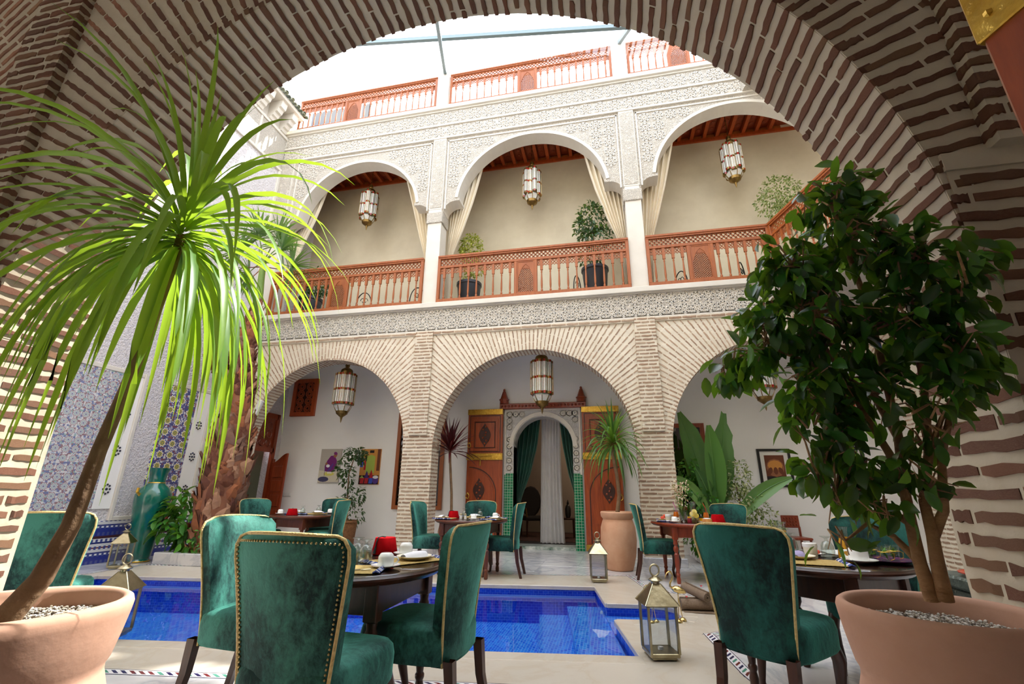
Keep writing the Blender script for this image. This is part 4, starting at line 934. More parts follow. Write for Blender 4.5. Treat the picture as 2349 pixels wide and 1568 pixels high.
# carved wooden vents high on the gallery wall
m_wood_v = wood('red_lattice_wood', (186, 84, 38), (150, 58, 24), .45)
def vent(label, x0, x1, z0, z1):
    r = thing('carved_vent', label, 'vent', ((x0+x1)/2, BY, z0)); W = (x1-x0)/2; Hh = z1-z0
    mb = MB(); frame(mb, -W, W, 0, Hh, .1, -.06, 0); mb.build('frame', m_wood_v, r)
    mb = MB(); mb.box(-W+.1, W-.1, -.02, -.005, .1, Hh-.1); mb.build('backing', m_wood_dk, r)
    mb = MB(); s = .2; 
    for i in range(max(2, round((2*W-.2)/s))):
        for j in range(max(2, round((Hh-.2)/s))):
            cx = -W+.1+(i+.5)*(2*W-.2)/max(2, round((2*W-.2)/s)); cz = .1+(j+.5)*(Hh-.2)/max(2, round((Hh-.2)/s))
            for k in range(12): a = PI/6*k; mb.bar((cx+.03*math.cos(a), -.03, cz+.03*math.sin(a)), (cx+.095*math.cos(a), -.03, cz+.095*math.sin(a)), .014, .016)
            mb.tube([(cx+.095*math.cos(a), -.03, cz+.095*math.sin(a)) for a in [2*PI*q/12 for q in range(12)]], .009, 4, closed=True)
    mb.build('star_lattice', m_wood_v, r)
vent('red carved wooden vent high on the wall in the left brick arch', -7.78, -7.11, 2.84, 3.78)
vent('red carved wooden vent high on the wall behind the ficus', 4.05, 4.68, 2.50, 3.08)
# windows
def window(n, x0, x1, z0, z1, mat):
    o = struct('window_%d' % n); o.location = ((x0+x1)/2, BY, z0); W = (x1-x0)/2; Hh = z1-z0
    mb = MB(); frame(mb, -W, W, 0, Hh, .085, -.05, .0); mb.build('window_frame', mat, o)
    mb = MB(); mb.box(-W+.08, W-.08, -.012, -.004, .08, Hh-.08); mb.build('pane', m_window, o)
    mb = MB(); mb.box(-W+.02, W-.02, -.003, .0, .02, Hh-.02); mb.build('dark_backing', m_dark, o)
    mb = MB(); 
    for k in range(7): mb.tube([(-W+.14+k*(2*W-.28)/6, -.03, Hh-.1), (-W+.14+k*(2*W-.28)/6, -.03, Hh-.5)], .012, 5); mb.ball((-W+.14+k*(2*W-.28)/6, -.03, Hh-.5), .03, 6)
    mb.build('window_grille', m_wood_dk, o)
window(1, -4.84, -3.68, .72, 2.86, m_wood_o); window(2, 1.02, 1.88, .78, 2.48, m_wood_r)
# side door with a half-height swing leaf at the left end of the gallery
o = struct('door_1', 'red wooden door frame with a carved transom at the left end of the gallery'); o.location = (-7.95, 8.8, 0)
mb = MB(); mb.box(-.02, .05, -.06, .04, 0, 2.85); mb.box(-.02, .05, .90, 1.0, 0, 2.85); mb.box(-.02, .05, .0, .95, 2.72, 2.85); mb.box(-.02, .05, .0, .95, 1.95, 2.05); mb.build('door_frame', m_wood_r, o)
mb = MB(); mb.box(-.01, .01, .04, .9, 2.05, 2.72)
for i in range(4):
    for j in range(3):
        mb.tube([(.02, .14+.2*i+.08*math.cos(a), 2.16+.2*j+.08*math.sin(a)) for a in [2*PI*q/10 for q in range(10)]], .012, 4, closed=True)
mb.build('carved_transom', m_wood_r, o)
mb = MB(); mb.box(-.25, -.22, -.05, 1, 0, 2.05); mb.build('passage_wall', M('olive_passage', (96, 98, 76), rough=.9), o)
r = thing('swing_door', 'red panelled half-height swing door with a curved top, open at the left', 'door', (-7.88, 9.78, .0), math.radians(-18))
prof = [(0, .3), (.5, .3), (.5, 1.92)]+[(.5-.5*t, 1.92-.19*(1-math.cos(PI*t))*.5-.02*t) for t in [k/10 for k in range(1, 11)]]
mb = MB(); mb.prism(prof, -.02, .02); mb.build('door_board', m_wood_r, r)
for k in range(4): mb = MB(); mb.bbox(.07, .43, -.032, -.02, .42+.32*k, .68+.32*k, .01); mb.build('raised_panel', m_wood_r, r)
mb = MB(); mb.box(-.012, .012, -.03, .03, .3, 1.8); mb.build('hinge_stile', m_wood_r, r)
# paintings and framed photographs
def poly_print(mb, pts, y, mi): mb.add([(p[0], y, p[1]) for p in pts], [tuple(range(len(pts)))], mi)
def ell(cx, cz, a, b, n=12, rot=0): return [(cx+a*math.cos(t)*math.cos(rot)-b*math.sin(t)*math.sin(rot), cz+a*math.cos(t)*math.sin(rot)+b*math.sin(t)*math.cos(rot)) for t in [2*PI*k/n for k in range(n)]]
PM = [flat('paint_grey', (176, 168, 156)), flat('paint_cream', (206, 196, 172)), flat('paint_purple', (112, 28, 104)), flat('paint_skin', (150, 96, 64)), flat('paint_yellow', (206, 196, 96)), flat('paint_shadow', (64, 62, 92)), flat('paint_white', (226, 222, 226)), flat('paint_orange', (206, 140, 66)), flat('paint_green', (168, 186, 80)), flat('paint_dark', (36, 22, 26)), flat('paint_red', (186, 36, 44)), flat('paint_blue', (60, 84, 190)), flat('paint_brown', (110, 58, 34)), flat('paint_violet', (84, 52, 130))]
r = thing('painting', 'unframed canvas of a purple-robed figure pouring tea, left of the two paintings', 'painting', (-6.5, BY, 1.27))
mb = MB(); mb.bbox(-.27, .27, -.03, 0, 0, .77, .003); mb.build('canvas', PM[0], r)
mb = MB(); 
poly_print(mb, [(-.27, .02), (.265, .02), (.265, .24), (-.27, .28)], -.032, 1)
poly_print(mb, ell(-.13, .08, .14, .06), -.034, 5); poly_print(mb, ell(0, .2, .14, .045), -.035, 4)
poly_print(mb, [(-.12, .27), (-.06, .25), (.1, .25), (.17, .36), (.17, .50), (.10, .62), (.0, .61), (-.08, .5), (-.13, .38)], -.034, 2)
poly_print(mb, ell(.12, .625, .045, .06, rot=-.4), -.035, 3); poly_print(mb, ell(.12, .665, .05, .035, rot=-.3), -.036, 2)
poly_print(mb, ell(-.045, .38, .05, .035), -.036, 6); poly_print(mb, ell(-.09, .43, .03, .03), -.0355, 3); poly_print(mb, [(-.06, .27), (-.03, .25), (.04, .3), (.1, .42), (.08, .45)], -.0355, 13)
for x in (-.03, 0, .03, .06): poly_print(mb, ell(x, .225, .012, .02), -.037, 6)
poly_print(mb, [(-.12, .36), (-.11, .36), (-.11, .15), (-.12, .15)], -.037, 13)
mb.build('printed_scene', PM, r)
r = thing('painting', 'unframed canvas of spice cones before a green door, right of the two paintings', 'painting', (-5.47, BY, 1.24))
mb = MB(); mb.bbox(-.25, .25, -.03, 0, 0, .79, .003); mb.build('canvas', PM[7], r)
mb = MB(); poly_print(mb, [(-.1, .25), (.12, .25), (.12, .62), (.02, .66), (-.1, .62)], -.032, 8); poly_print(mb, [(-.03, .70), (.08, .70), (.08, .76), (-.03, .76)], -.032, 9)
poly_print(mb, [(.17, .3), (.245, .3), (.245, .785), (.17, .785)], -.032, 12); poly_print(mb, [(-.245, .38), (-.17, .38), (-.17, .6), (-.245, .6)], -.033, 11); poly_print(mb, [(-.17, .38), (-.15, .38), (-.15, .6), (-.17, .6)], -.033, 4); poly_print(mb, [(-.15, .32), (-.1, .32), (-.1, .6), (-.15, .6)], -.033, 10)
poly_print(mb, [(-.245, .005), (.245, .005), (.245, .2), (-.245, .2)], -.0325, 9)
for x, a, b, h in ((-.17, 10, 8, .2), (-.06, 10, 13, .3), (.05, 11, 10, .32)):
    poly_print(mb, [(x-.045, .02), (x+.045, .02), (x+.055, .14), (x-.055, .14)], -.034, a); poly_print(mb, [(x-.055, .14), (x+.055, .14), (x+.02, h-.03), (x, h)], -.035, b); poly_print(mb, [(x-.06, .02), (x-.045, .02), (x, h+.03)], -.036, 9)
poly_print(mb, ell(.17, .1, .075, .09), -.035, 13); poly_print(mb, ell(.17, .16, .07, .035), -.036, 6)
mb.add([(0, 0, 0), (.001, 0, 0), (0, 0, .001)], [(0, 1, 2)], 0); mb.build('printed_scene', PM, r)
def photo(label, x0, x1, z0, z1, k):
    r = thing('framed_photograph', label, 'picture', ((x0+x1)/2, BY, z0)); W = (x1-x0)/2; Hh = z1-z0
    mb = MB(); frame(mb, -W, W, 0, Hh, .045, -.035, 0); mb.build('frame', m_black, r)
    mb = MB(); mb.box(-W+.045, W-.045, -.015, 0, .045, Hh-.045); mb.build('mount', m_mat, r)
    mb = MB(); poly_print(mb, [(-W+.12, .12), (W-.12, .12), (W-.12, Hh-.12), (-W+.12, Hh-.12)], -.017, 12 if k == 0 else 1)
    if k == 0:
        poly_print(mb, [(-W+.12, .12), (W-.12, .12), (W-.12, .2), (-W+.12, .2)], -.018, 9); poly_print(mb, ell(0, Hh*.5, .16, .17), -.019, 3); poly_print(mb, ell(0, Hh*.56, .13, .1), -.02, 7)
        for q in (-.1, .0, .09): poly_print(mb, ell(q, Hh*.42, .04, .07, rot=q*4), -.021, 12)
    else:
        poly_print(mb, ell(.0, Hh*.72, .13, .1), -.019, 12); poly_print(mb, ell(.0, Hh*.58, .08, .12), -.02, 3); poly_print(mb, [(-.25, .12), (.25, .12), (.2, Hh*.42), (-.18, Hh*.42)], -.0195, 3); poly_print(mb, ell(-.15, .26, .08, .14), -.021, 0)
    mb.build('photograph', PM, r)
photo('black framed photograph of an egg-shaped object, left of the two', 2.80, 3.39, 1.24, 1.955, 0)
photo('black framed photograph partly covered by the ficus leaves', 3.79, 4.64, 1.26, 1.985, 1)
r = thing('switch_panel', 'white four-gang switch plate low on the wall in the left brick arch', 'switch', (-7.6, BY, .955))
mb = MB(); mb.bbox(-.16, .16, -.014, 0, 0, .09, .004); mb.build('plate', m_plastic, r)
for k in range(4): mb = MB(); mb.bbox(-.145+.073*k, -.08+.073*k, -.02, -.013, .015, .075, .003); mb.build('rocker', m_plastic, r)
r = thing('security_camera', 'small white dome camera under the left balcony ledge', 'camera', (-7.24, 8.24, 4.74))
mb = MB(); mb.ball((0, 0, -.01), .05, 12); mb.lathe([(.06, .005), (.06, .02)], 12); mb.build('housing', m_plastic, r, smooth=50)
mb = MB(); mb.ball((.01, -.045, -.012), .018, 8); mb.build('lens', m_black, r)
mb = MB(); mb.bbox(-.05, .05, -.04, .03, -.22, .22, .01, T=TM((-7.33, 8.34, 2.72), ry=.35)); mb.build('wall_sensor', m_plastic, label='white slim sensor box on the left end of the left brick arch', cat='sensor')
r = thing('small_carved_chair', 'small carved dark wooden chair back standing below the framed photographs', 'chair', (3.12, 9.75, 0), .1)  # a small chair, of which only the carved back shows
mb = MB(); mb.bbox(-.15, .15, -.015, .015, .54, .75, .006); 
for i in range(5):
    for j in range(3): mb.ball((-.1+.05*i, -.016, .59+.055*j), .02, 6)
mb.build('carved_back', m_wood_r, r); mb = MB(); mb.bbox(-.17, .17, -.38, 0, .36, .40, .01); mb.build('seat', m_wood_r, r)
for x in (-.14, .14):
    for y in (-.34, -.0): mb = MB(); mb.box(x-.015, x+.015, y-.015, y+.015, 0, .36 if y < -.1 else .56); mb.build('leg', m_wood_r, r)
# brass-bound door at the right, close to the camera
r = thing('brass_bound_door', 'brass-strapped door edge close at the upper right corner', 'door', (.557, .60, 0), math.radians(-72))
mb = MB(); mb.bbox(0, .62, -.025, .025, .03, 2.7, .004); mb.build('door_board', m_wood_door, r)
for z0, z1 in ((1.722, 1.93), (.7, .85)):
    mb = MB(); mb.bbox(-.004, .62, -.03, .03, z0, z1, .002)
    for i in range(14):
        for j in range(4): mb.ball((.02+.045*i, .03, z0+.03+.05*j), .006, 5); mb.ball((.02+.045*i, -.03, z0+.03+.05*j), .006, 5)
    mb.build('brass_band', m_brass, r)
# wall-mounted brass lamp on the left wall
r = thing('brass_wall_lamp', 'hanging brass bell lamp by the left wall behind the dracaena', 'lamp', (-7.5, 7.25, 3.3))
mb = MB(); mb.lathe([(0, -.1), (.02, -.06), (.06, -.03), (.05, .0), (.13, .06), (.22, .2), (.24, .28)], 14); mb.build('bowl', m_brasso, r, smooth=40)
mb = MB(); mb.lathe([(.25, .27), (.26, .29), (.24, .32), (.18, .42), (.1, .52), (.06, .62), (.05, .72), (.0, .74)], 14); mb.build('bell_cover', m_brasso, r, smooth=40)
mb = MB(); mb.tube([(0, 0, .74), (0, 0, 1.0), (-.1, 0, 1.15), (-.45, 0, 1.2)], .012, 6); mb.build('bracket', m_iron, r)
mb = MB(); mb.bbox(-.02, .0, -.17, .17, .0, .52, .006); 
mb.build('orange_plaque', M('orange_plaque', (196, 74, 24), (110, 30, 14), rough=.5, vs=24), label='small orange painted panel against the left wall beside the green vase', cat='plaque', loc=(-7.885, 7.16, .52))
mb = MB(); mb.bbox(-.06, .06, -.2, .2, -.3, .3, .02); mb.build('wooden_shutter', m_wood_o, label='small orange wooden panel high on the left wall behind the dracaena leaves', cat='panel', loc=(-7.88, 6.62, 4.6))
# ================================================================== CHAIRS
def sq(u, p): return math.copysign(abs(u)**p, u)
def chair_parts(nails=False):
    P = {}
    # seat cushion: rounded loft
    mb = MB(); rows = []
    for z, s in ((.335, .96), (.35, 1.0), (.44, 1.01), (.475, .985), (.492, .93), (.5, .8)):
        r = []
        for k in range(28):
            a = 2*PI*k/28; x = .245*s*sq(math.cos(a), .42); y = .02+.255*s*sq(math.sin(a), .42); x *= 1+.06*(y-.02)/.25
            r.append((x, y, z+(.008*math.cos(x*6)*math.cos(y*6) if z > .47 else 0)))
        rows.append(r)
    mb.grid(rows, closed=True); n = len(mb.v); mb.f.append(list(range(27, -1, -1))); mb.m.append(0); mb.f.append(list(range(n-28, n))); mb.m.append(0)
    P['seat'] = (mb.mesh('seat', VEL, 50),)
    # backrest shell: flaring, with rounded shoulders and curved wings
    Z0, Z1 = .325, .955; K, n = 18, 20
    def hw(v): return .19+.088*v**1.25
    def pt(u, v, th):
        z = Z0+(Z1-Z0)*v; w = hw(v)
        t = max(0, (v-.86)/.14); w2 = w-.07*(1-math.sqrt(max(0, 1-t*t)))
        x = u*w2; zz = z+.012*(1-u*u)*v
        y = -.225-.115*v**1.4+.085*u*u*(.35+.65*v)*1.0+th
        return (x, y, zz)
    fr, bk = [], []
    for j in range(K+1):
        v = j/K; v = v if v < .8 else .8+.2*math.sin((v-.8)/.2*PI/2)
        taper = 1-.55*max(0, (v-.93)/.07)
        fr.append([pt(-1+2*k/n, v, (.085-.02*v)*taper*(1-.35*abs(-1+2*k/n)**6)) for k in range(n+1)]); bk.append([pt(-1+2*k/n, v, 0) for k in range(n+1)])
    mb = MB(); mb.grid(fr); mb.grid([r[::-1] for r in bk])
    rim = lambda A: [A[j][0] for j in range(K+1)]+A[K][1:-1]+[A[j][n] for j in range(K, -1, -1)]
    mb.grid([rim(bk), rim(fr)]); mb.grid([bk[0][::-1], fr[0][::-1]])
    P['backrest'] = (mb.mesh('backrest', VEL, 55),)
    path = [bk[j][0] for j in range(K+1)]+bk[K][1:-1]+[bk[j][n] for j in range(K, -1, -1)]
    path = [(p[0]*1.004, p[1]-.004, p[2]+.002) for p in path]
    mb = MB(); mb.tube(path, .0068, 6); P['piping'] = (mb.mesh('piping', m_rope, 60),)
    if nails:
        inn = [Vector(pt(-.93, .95*k/20, -.004)) for k in range(21)]+[Vector(pt(-.9+1.8*k/20, .957, -.004)) for k in range(21)]+[Vector(pt(.93, .95-.95*k/20, -.004)) for k in range(21)]
        d = 0; last = inn[0]; out = []
        for a, b in zip(inn, inn[1:]):
            L = (b-a).length; 
            while d < L: out.append(a+(b-a)*(d/L)); d += .017
            d -= L
        NA = MB(); NA.ball((0, 0, 0), .0052, 6); P['nails'] = (NA.mesh('nailhead', m_nail, 60), out)
    lg = []
    for s in (-1, 1):
        mb = MB(); rows = []
        for z, y, w in ((.36, -.235, .024), (.2, -.25, .021), (0, -.30, .017)):
            x = s*(.185); rows.append([(x-w, y-w, z), (x+w, y-w, z), (x+w, y+w, z), (x-w, y+w, z)])
        mb.grid(rows, closed=True); mb.f.append([11, 10, 9, 8][::-1]); mb.m.append(0); lg.append(mb.mesh('leg', m_wood_d))
    for s in (-1, 1):
        mb = MB(); pts = [(s*.20, .22, .36), (s*.212, .245, .28), (s*.205, .235, .18), (s*.20, .205, .09), (s*.205, .215, .03), (s*.208, .235, .0)]
        mb.tube(pts, [.034, .036, .026, .018, .017, .022], 8); lg.append(mb.mesh('leg', m_wood_d, 50))
    P['leg'] = lg; return P
CH = {}
def chair(label, loc, rz, kind='a', sc=1.0, group='green velvet dining chairs'):
    global VEL
    if kind not in CH:
        VEL = m_velvet2 if kind == 'd' else m_velvet; CH[kind] = chair_parts(kind == 'n')
    P = CH[kind]; r = thing('dining_chair', label, 'chair', (loc[0], loc[1], 0), math.radians(rz), group); r.scale = (sc, sc, sc)
    mk('seat', P['seat'][0], r); b = mk('backrest', P['backrest'][0], r); mk('piping', P['piping'][0], b, label='gold rope piping')
    if 'nails' in P:
        for q in P['nails'][1]: mk('nailhead', P['nails'][0], b, Matrix.Translation(q))
    for l in P['leg']: mk('leg', l, r)
    return r
chair('green velvet chair nearest the camera, its back edged with brass nailheads', (-1.245, 1.99), -3, 'n')
chair('green velvet chair facing right at the near table, beside the terracotta pot', (-2.02, 2.60), -92, 'a')
chair('green velvet chair on the right side of the near table, backed by the pool', (-1.02, 2.62), 84, 'a')
chair('green velvet chair back in front of the tiled wall, left of the dracaena stem', (-3.93, 2.78), 40, 'a')
chair('green velvet chair with gold piping before the round table at the right', (.815, 3.10), -40, 'd')
chair('green velvet chair beyond the right round table, behind the ficus leaves', (1.72, 3.95), 142, 'd')
chair('green velvet chair left of the table before the salon doorway', (-2.68, 6.9), -90, 'a')
chair('green velvet chair behind the table before the salon doorway', (-2.16, 7.51), 180, 'd')
chair('green velvet chair right of the table before the salon doorway', (-1.60, 6.92), 92, 'd')
chair('green velvet chair left of the far left table, by the palm trunk', (-5.67, 6.98), -108, 'a')
chair('dark green velvet chair behind the far left table', (-5.02, 7.80), 178, 'd')
chair('green velvet chair right of the far left table, under the small ficus', (-4.50, 7.0), 98, 'a')
chair('green velvet chair left of the far right table, beside the big far pot', (.56, 7.22), -90, 'd')
chair('dark green velvet chair behind the far right table with the red hat', (1.65, 7.87), 160, 'd')

# ================================================================== TABLES
TZ = .74
def table(label, x, y, rz, r_=.53, mat=None):
    mat = mat or m_wood_d
    t = thing('round_table', label, 'table', (x, y, 0), math.radians(rz), 'round dining tables')
    mb = MB(); mb.lathe([(r_-.05, .685), (r_-.03, .69), (r_-.015, .70), (r_, .712), (r_, .722), (r_-.012, .732), (0, .732)], 48); mb.build('tabletop', mat, t, smooth=30)
    mb = MB(); mb.lathe([(0, .732), (r_-.008, .732), (r_-.004, .735), (r_-.008, .739), (0, .739)], 48); mb.build('glass_top', m_glass, t, label='clear glass top')
    h = .325
    for k in range(4):
        mb = MB(); T = Matrix.Rotation(PI/2*k, 4, 'Z'); mb.bbox(-h, h, h-.016, h+.012, .555, .69, .004, T=T); mb.build('apron', mat, t)
        mb = MB(); mb.bbox(h-.035, h+.035, h-.035, h+.035, .53, .70, .005, T=T)
        mb.lathe([(.02, 0), (.026, .012), (.028, .05), (.02, .085), (.027, .10), (.027, .115), (.020, .125), (.026, .17), (.031, .27), (.028, .33), (.031, .335), (.031, .35), (.02, .365), (.034, .40), (.034, .43), (.02, .455), (.03, .47), (.03, .485), (.024, .50), (.028, .53)], 12, (h, h, 0), T=T); mb.build('leg', mat, t, smooth=35)
    return t
tA = (-1.486, 2.614); tB = (-2.06, 6.88); tC = (-4.95, 7.12); tD = (1.05, 7.28); tE = (1.244, 3.55)
table('dark round table with glass top nearest the camera, left of centre', *tA, 0, .53)
table('round table in front of the salon doorway', *tB, 0, .53, m_wood_w)
table('round table at the far left under the left brick arch', *tC, -15, .55, m_wood_w)
table('round table with juices and flowers at the far right', *tD, 8, .55, m_wood_r)
table('dark round table with glass top beside the potted ficus', *tE, -44, .52)

# ================================================================== TABLEWARE
LAB = {}
def put(o, x, y, label, group=None, rz=None, z=TZ, sc=None):
    return dup(o, (x, y, z), rz if rz is not None else R.uniform(-3, 3), label, group, (sc,)*3 if sc else None)
def first(o, x, y, rz=0, z=TZ): o.location = (x, y, z); o.rotation_euler = (0, 0, rz); return o
# prototypes are built in place at their first position
def P_fez(x, y, lab):
    t = thing('fez_hat', lab, 'hat', (x, y, TZ), R.uniform(0, 6), 'red fez hats')
    mb = MB(); mb.lathe([(.082, 0), (.083, .004), (.064, .092), (.062, .095), (0, .095)], 28); mb.build('felt_crown', m_fez, t, smooth=40)
    mb = MB(); mb.tube([(0, 0, .097), (.03, .0, .102), (.063, 0, .098), (.074, 0, .07), (.08, 0, .03)], .004, 5); mb.tube([(.078, 0, .045), (.086, 0, .004)], [.006, .011], 6); mb.build('tassel', m_tassel, t); return t
fz = P_fez(-1.47, 2.98, 'red fez hat with black tassel on the near left table')
put(fz, -2.36, 6.95, 'red fez hat on the table before the salon doorway'); put(fz, -4.93, 6.72, 'red fez hat on the far left table'); put(fz, 1.36, 7.02, 'red fez hat on the far right table', sc=1.15)
def P_cup(x, y, lab):
    t = thing('coffee_cup', lab, 'cup', (x, y, TZ), .5, 'upturned cups on saucers')
    mb = MB(); mb.lathe([(.02, .002), (.05, .006), (.074, .014), (.076, .017), (.05, .011), (0, .009)], 28); mb.build('saucer', m_china, t, smooth=50)
    mb = MB(); mb.lathe([(.039, .011), (.041, .014), (.041, .055), (.038, .06), (.032, .07), (.026, .074), (0, .074)], 24); b = mb.build('cup', m_china, t, smooth=35)
    mb = MB(); mb.tube([(.04, 0, .052), (.058, 0, .05), (.064, 0, .038), (.056, 0, .024), (.04, 0, .02)], .0045, 6); mb.build('handle', m_china, b, smooth=60); return t
c0 = P_cup(-1.19, 2.44, 'upturned white cup on a saucer at the front edge of the near left table')
cup = [(-1.30, 2.93, 'upturned white cup on a saucer behind the napkin plate of the near left table'), (tE[0]+.17, tE[1]-.20, 'large upturned white cup on a saucer at the front of the right table'),
 (-1.95, 6.62, 'upturned cup on a saucer at the front of the doorway table'), (-1.76, 7.12, 'upturned cup beside the napkin plate of the doorway table'), (-5.28, 6.90, 'upturned cup at the left of the far left table'), (-4.72, 7.42, 'upturned cup at the right of the far left table'), (.80, 7.0, 'upturned cup on a saucer at the left of the far right table')]
for x, y, l in cup: put(c0, x, y, l, rz=2.4 if 'large' in l else None, sc=1.25 if 'large' in l else None)
def P_plate(x, y, lab, nap=m_linen):
    t = thing('napkin_plate', lab, 'plate', (x, y, TZ+.006), 1, 'plates with folded napkins')
    mb = MB(); mb.lathe([(.05, .0), (.06, .004), (.10, .018), (.102, .021), (.06, .009), (0, .006)], 28); mb.build('plate', m_cream, t, smooth=50)
    mb = MB(); rows = []
    for j in range(7):
        u = j/6*PI; rows.append([( -.075+.15*k/8, .045*math.cos(u)*(1-.3*abs(k-4)/4), .011+.032*math.sin(u)*(1-.4*((k-5)/5)**2)) for k in range(9)])
    mb.grid(rows[::-1]); mb.build('napkin', nap, t, smooth=60); return t
p0 = P_plate(-1.16, 2.74, 'plate with a folded white napkin on the near left table')
for x, y, l in ((-1.66, 6.78, 'plate with a white napkin at the right of the doorway table'), (-2.46, 6.72, 'plate with a white napkin at the left of the doorway table'), (-2.1, 7.22, 'plate with a white napkin at the back of the doorway table'), (-4.86, 7.28, 'plate with a white napkin at the right of the far left table'), (-5.18, 7.25, 'plate with a white napkin at the back of the far left table')): put(p0, x, y, l, z=TZ+.006)
P_plate(1.10, 3.42, 'plate with a lilac napkin on the right table', m_lilac)
def P_mat(x, y, rz, lab):
    t = thing('placemat', lab, 'placemat', (x, y, TZ), rz, 'woven straw placemats')
    mb = MB(); mb.bbox(-.19, .19, -.13, .13, .0, .005, .002); mb.build('woven_mat', m_straw, t)
    mb = MB()
    for s in (-1, 1):
        for k in range(26): y_ = -.125+.25*k/25; mb.tube([(s*.19, y_, .004), (s*.205, y_+R.uniform(-.004, .004), .012), (s*.222, y_+R.uniform(-.006, .006), .005)], [.005, .006, .003], 4)
    mb.build('fringe', m_fringe, t, kind='stuff'); return t
mt = P_mat(-1.20, 2.70, 1.0, 'straw placemat with blue fringe under the napkin plate of the near left table')
put(mt, -1.38, 2.33, 'straw placemat with blue fringe behind the nearest chair', rz=.25); put(mt, 1.10, 3.30, 'straw placemat with blue fringe at the front of the right table', rz=-.15)
for x, y, q, l in ((-1.70, 6.8, 1.4, 'straw placemat at the right of the doorway table'), (-2.42, 6.78, 1.6, 'straw placemat at the left of the doorway table'), (-2.1, 7.2, 0, 'straw placemat at the back of the doorway table'), (-4.9, 7.22, 1.2, 'straw placemat at the right of the far left table'), (-5.22, 7.2, 2, 'straw placemat at the left of the far left table'), (.72, 7.34, 1.5, 'straw placemat at the left of the far right table')): put(mt, x, y, l, rz=q)
def P_glass(x, y, lab):
    t = thing('water_glass', lab, 'glass', (x, y, TZ), 0, 'upturned stemmed glasses')
    mb = MB(); mb.lathe([(.036, 0), (.040, .035), (.036, .07), (.024, .092), (.010, .10), (.009, .112), (.02, .118), (.034, .124), (.034, .126), (0, .122)], 24)
    mb.lathe([(.034, .001), (.038, .035), (.034, .068), (.022, .09), (0, .097)], 20); mb.build('glass', m_glass, t, smooth=40); return t
g0 = P_glass(-1.36, 2.53, 'upturned stemmed glass beside the red fez, the right one of the near table')
for x, y, l in ((-1.45, 2.60, 'upturned stemmed glass behind the other one on the near left table'), (1.20, 3.80, 'upturned stemmed glass between the juice carafes at the back of the right table'), (1.34, 3.58, 'upturned stemmed glass beside the front juice carafe on the right table'), (-2.24, 7.1, 'upturned glass at the left of the doorway table'), (-2.0, 7.12, 'upturned glass at the middle of the doorway table'), (-4.95, 7.0, 'upturned glass beside the fez of the far left table'), (-4.93, 7.4, 'upturned glass at the back of the far left table')): put(g0, x, y, l)
def P_shaker(x, y, lab):
    t = thing('salt_shaker', lab, 'shaker', (x, y, TZ), 0, 'salt and pepper shakers')
    mb = MB(); mb.lathe([(.018, 0), (.019, .01), (.016, .05)], 12); mb.build('glass_body', m_china, t, smooth=40)
    mb = MB(); mb.lathe([(.017, .05), (.018, .062), (.01, .074), (0, .076)], 12); mb.build('metal_cap', m_silver, t, smooth=40); return t
s0 = P_shaker(-2.17, 6.72, 'salt shaker at the front of the doorway table'); put(s0, -2.09, 6.68, 'pepper shaker at the front of the doorway table')
def P_cut(x, y, rz, lab):
    t = thing('fork', lab, 'cutlery', (x, y, TZ+.007), rz)
    mb = MB(); mb.tube([(-.09, 0, .001), (0, 0, .003), (.04, 0, .003)], [.004, .003, .003], 5)
    for k in range(4): mb.tube([(.04, 0, .003), (.055, -.009+.006*k, .002), (.09, -.009+.006*k, .004)], .0016, 4)
    mb.build('fork', m_silver, t); return t
f0 = P_cut(-1.29, 2.28, .6, 'steel fork on the placemat behind the nearest chair'); put(f0, -1.07, 2.86, 'steel fork beside the napkin plate of the near left table', rz=1.1, z=TZ+.007)
# right table: juices, crocks, egg, tea set
def P_carafe(x, y, lab, jm=m_oj, sc=1):
    t = thing('juice_carafe', lab, 'carafe', (x, y, TZ), 0, 'carafes of orange juice'); t.scale = (sc,)*3
    mb = MB(); mb.lathe([(0, .003), (.044, .003), (.045, .01), (.040, .06), (.026, .115), (.024, .13), (0, .13)], 24); mb.build('juice', jm, t, smooth=40)
    mb = MB(); mb.lathe([(0, 0), (.047, 0), (.048, .01), (.042, .06), (.028, .115), (.025, .135), (.029, .175), (.034, .19)], 24); mb.build('glass', m_glass, t, smooth=40); return t
P_carafe(1.42, 3.52, 'glass carafe of orange juice at the front of the right table'); P_carafe(1.20, 3.95, 'glass carafe of orange juice at the back of the right table')
def P_crock(x, y, lab):
    t = thing('stoneware_crock', lab, 'jar', (x, y, TZ), 0, 'cream lidded crocks')
    mb = MB(); mb.lathe([(.034, 0), (.036, .004), (.040, .066)], 24); mb.build('jar', m_cream, t, smooth=40)
    mb = MB(); mb.lathe([(.042, .066), (.043, .07), (.042, .088), (.038, .092), (0, .092)], 24); mb.build('lid', m_china, t, smooth=40); return t
k0 = P_crock(1.21, 3.50, 'cream lidded crock in front of the right table glasses'); put(k0, 1.08, 3.62, 'cream lidded crock at the left of the right table'); put(k0, .74, 7.20, 'cream lidded crock at the left of the far right table')
def P_egg(x, y, lab):
    t = thing('egg_cup', lab, 'egg', (x, y, TZ), 0, 'boiled eggs in cups')
    mb = MB(); mb.lathe([(.022, 0), (.018, .006), (.012, .014), (.022, .035), (.025, .05), (.02, .045), (0, .03)], 16); mb.build('cup', m_china, t, smooth=40)
    mb = MB(); mb.lathe([(0, .04), (.018, .048), (.023, .065), (.019, .088), (.01, .1), (0, .103)], 14); mb.build('egg', m_egg, t, smooth=60); return t
e0 = P_egg(1.55, 3.62, 'brown egg in a white cup on the right table'); put(e0, .95, 7.22, 'brown egg in a white cup on the far right table')
t = thing('square_plate', 'square white plate behind the front carafe on the right table', 'plate', (1.52, 3.75, TZ), .4)
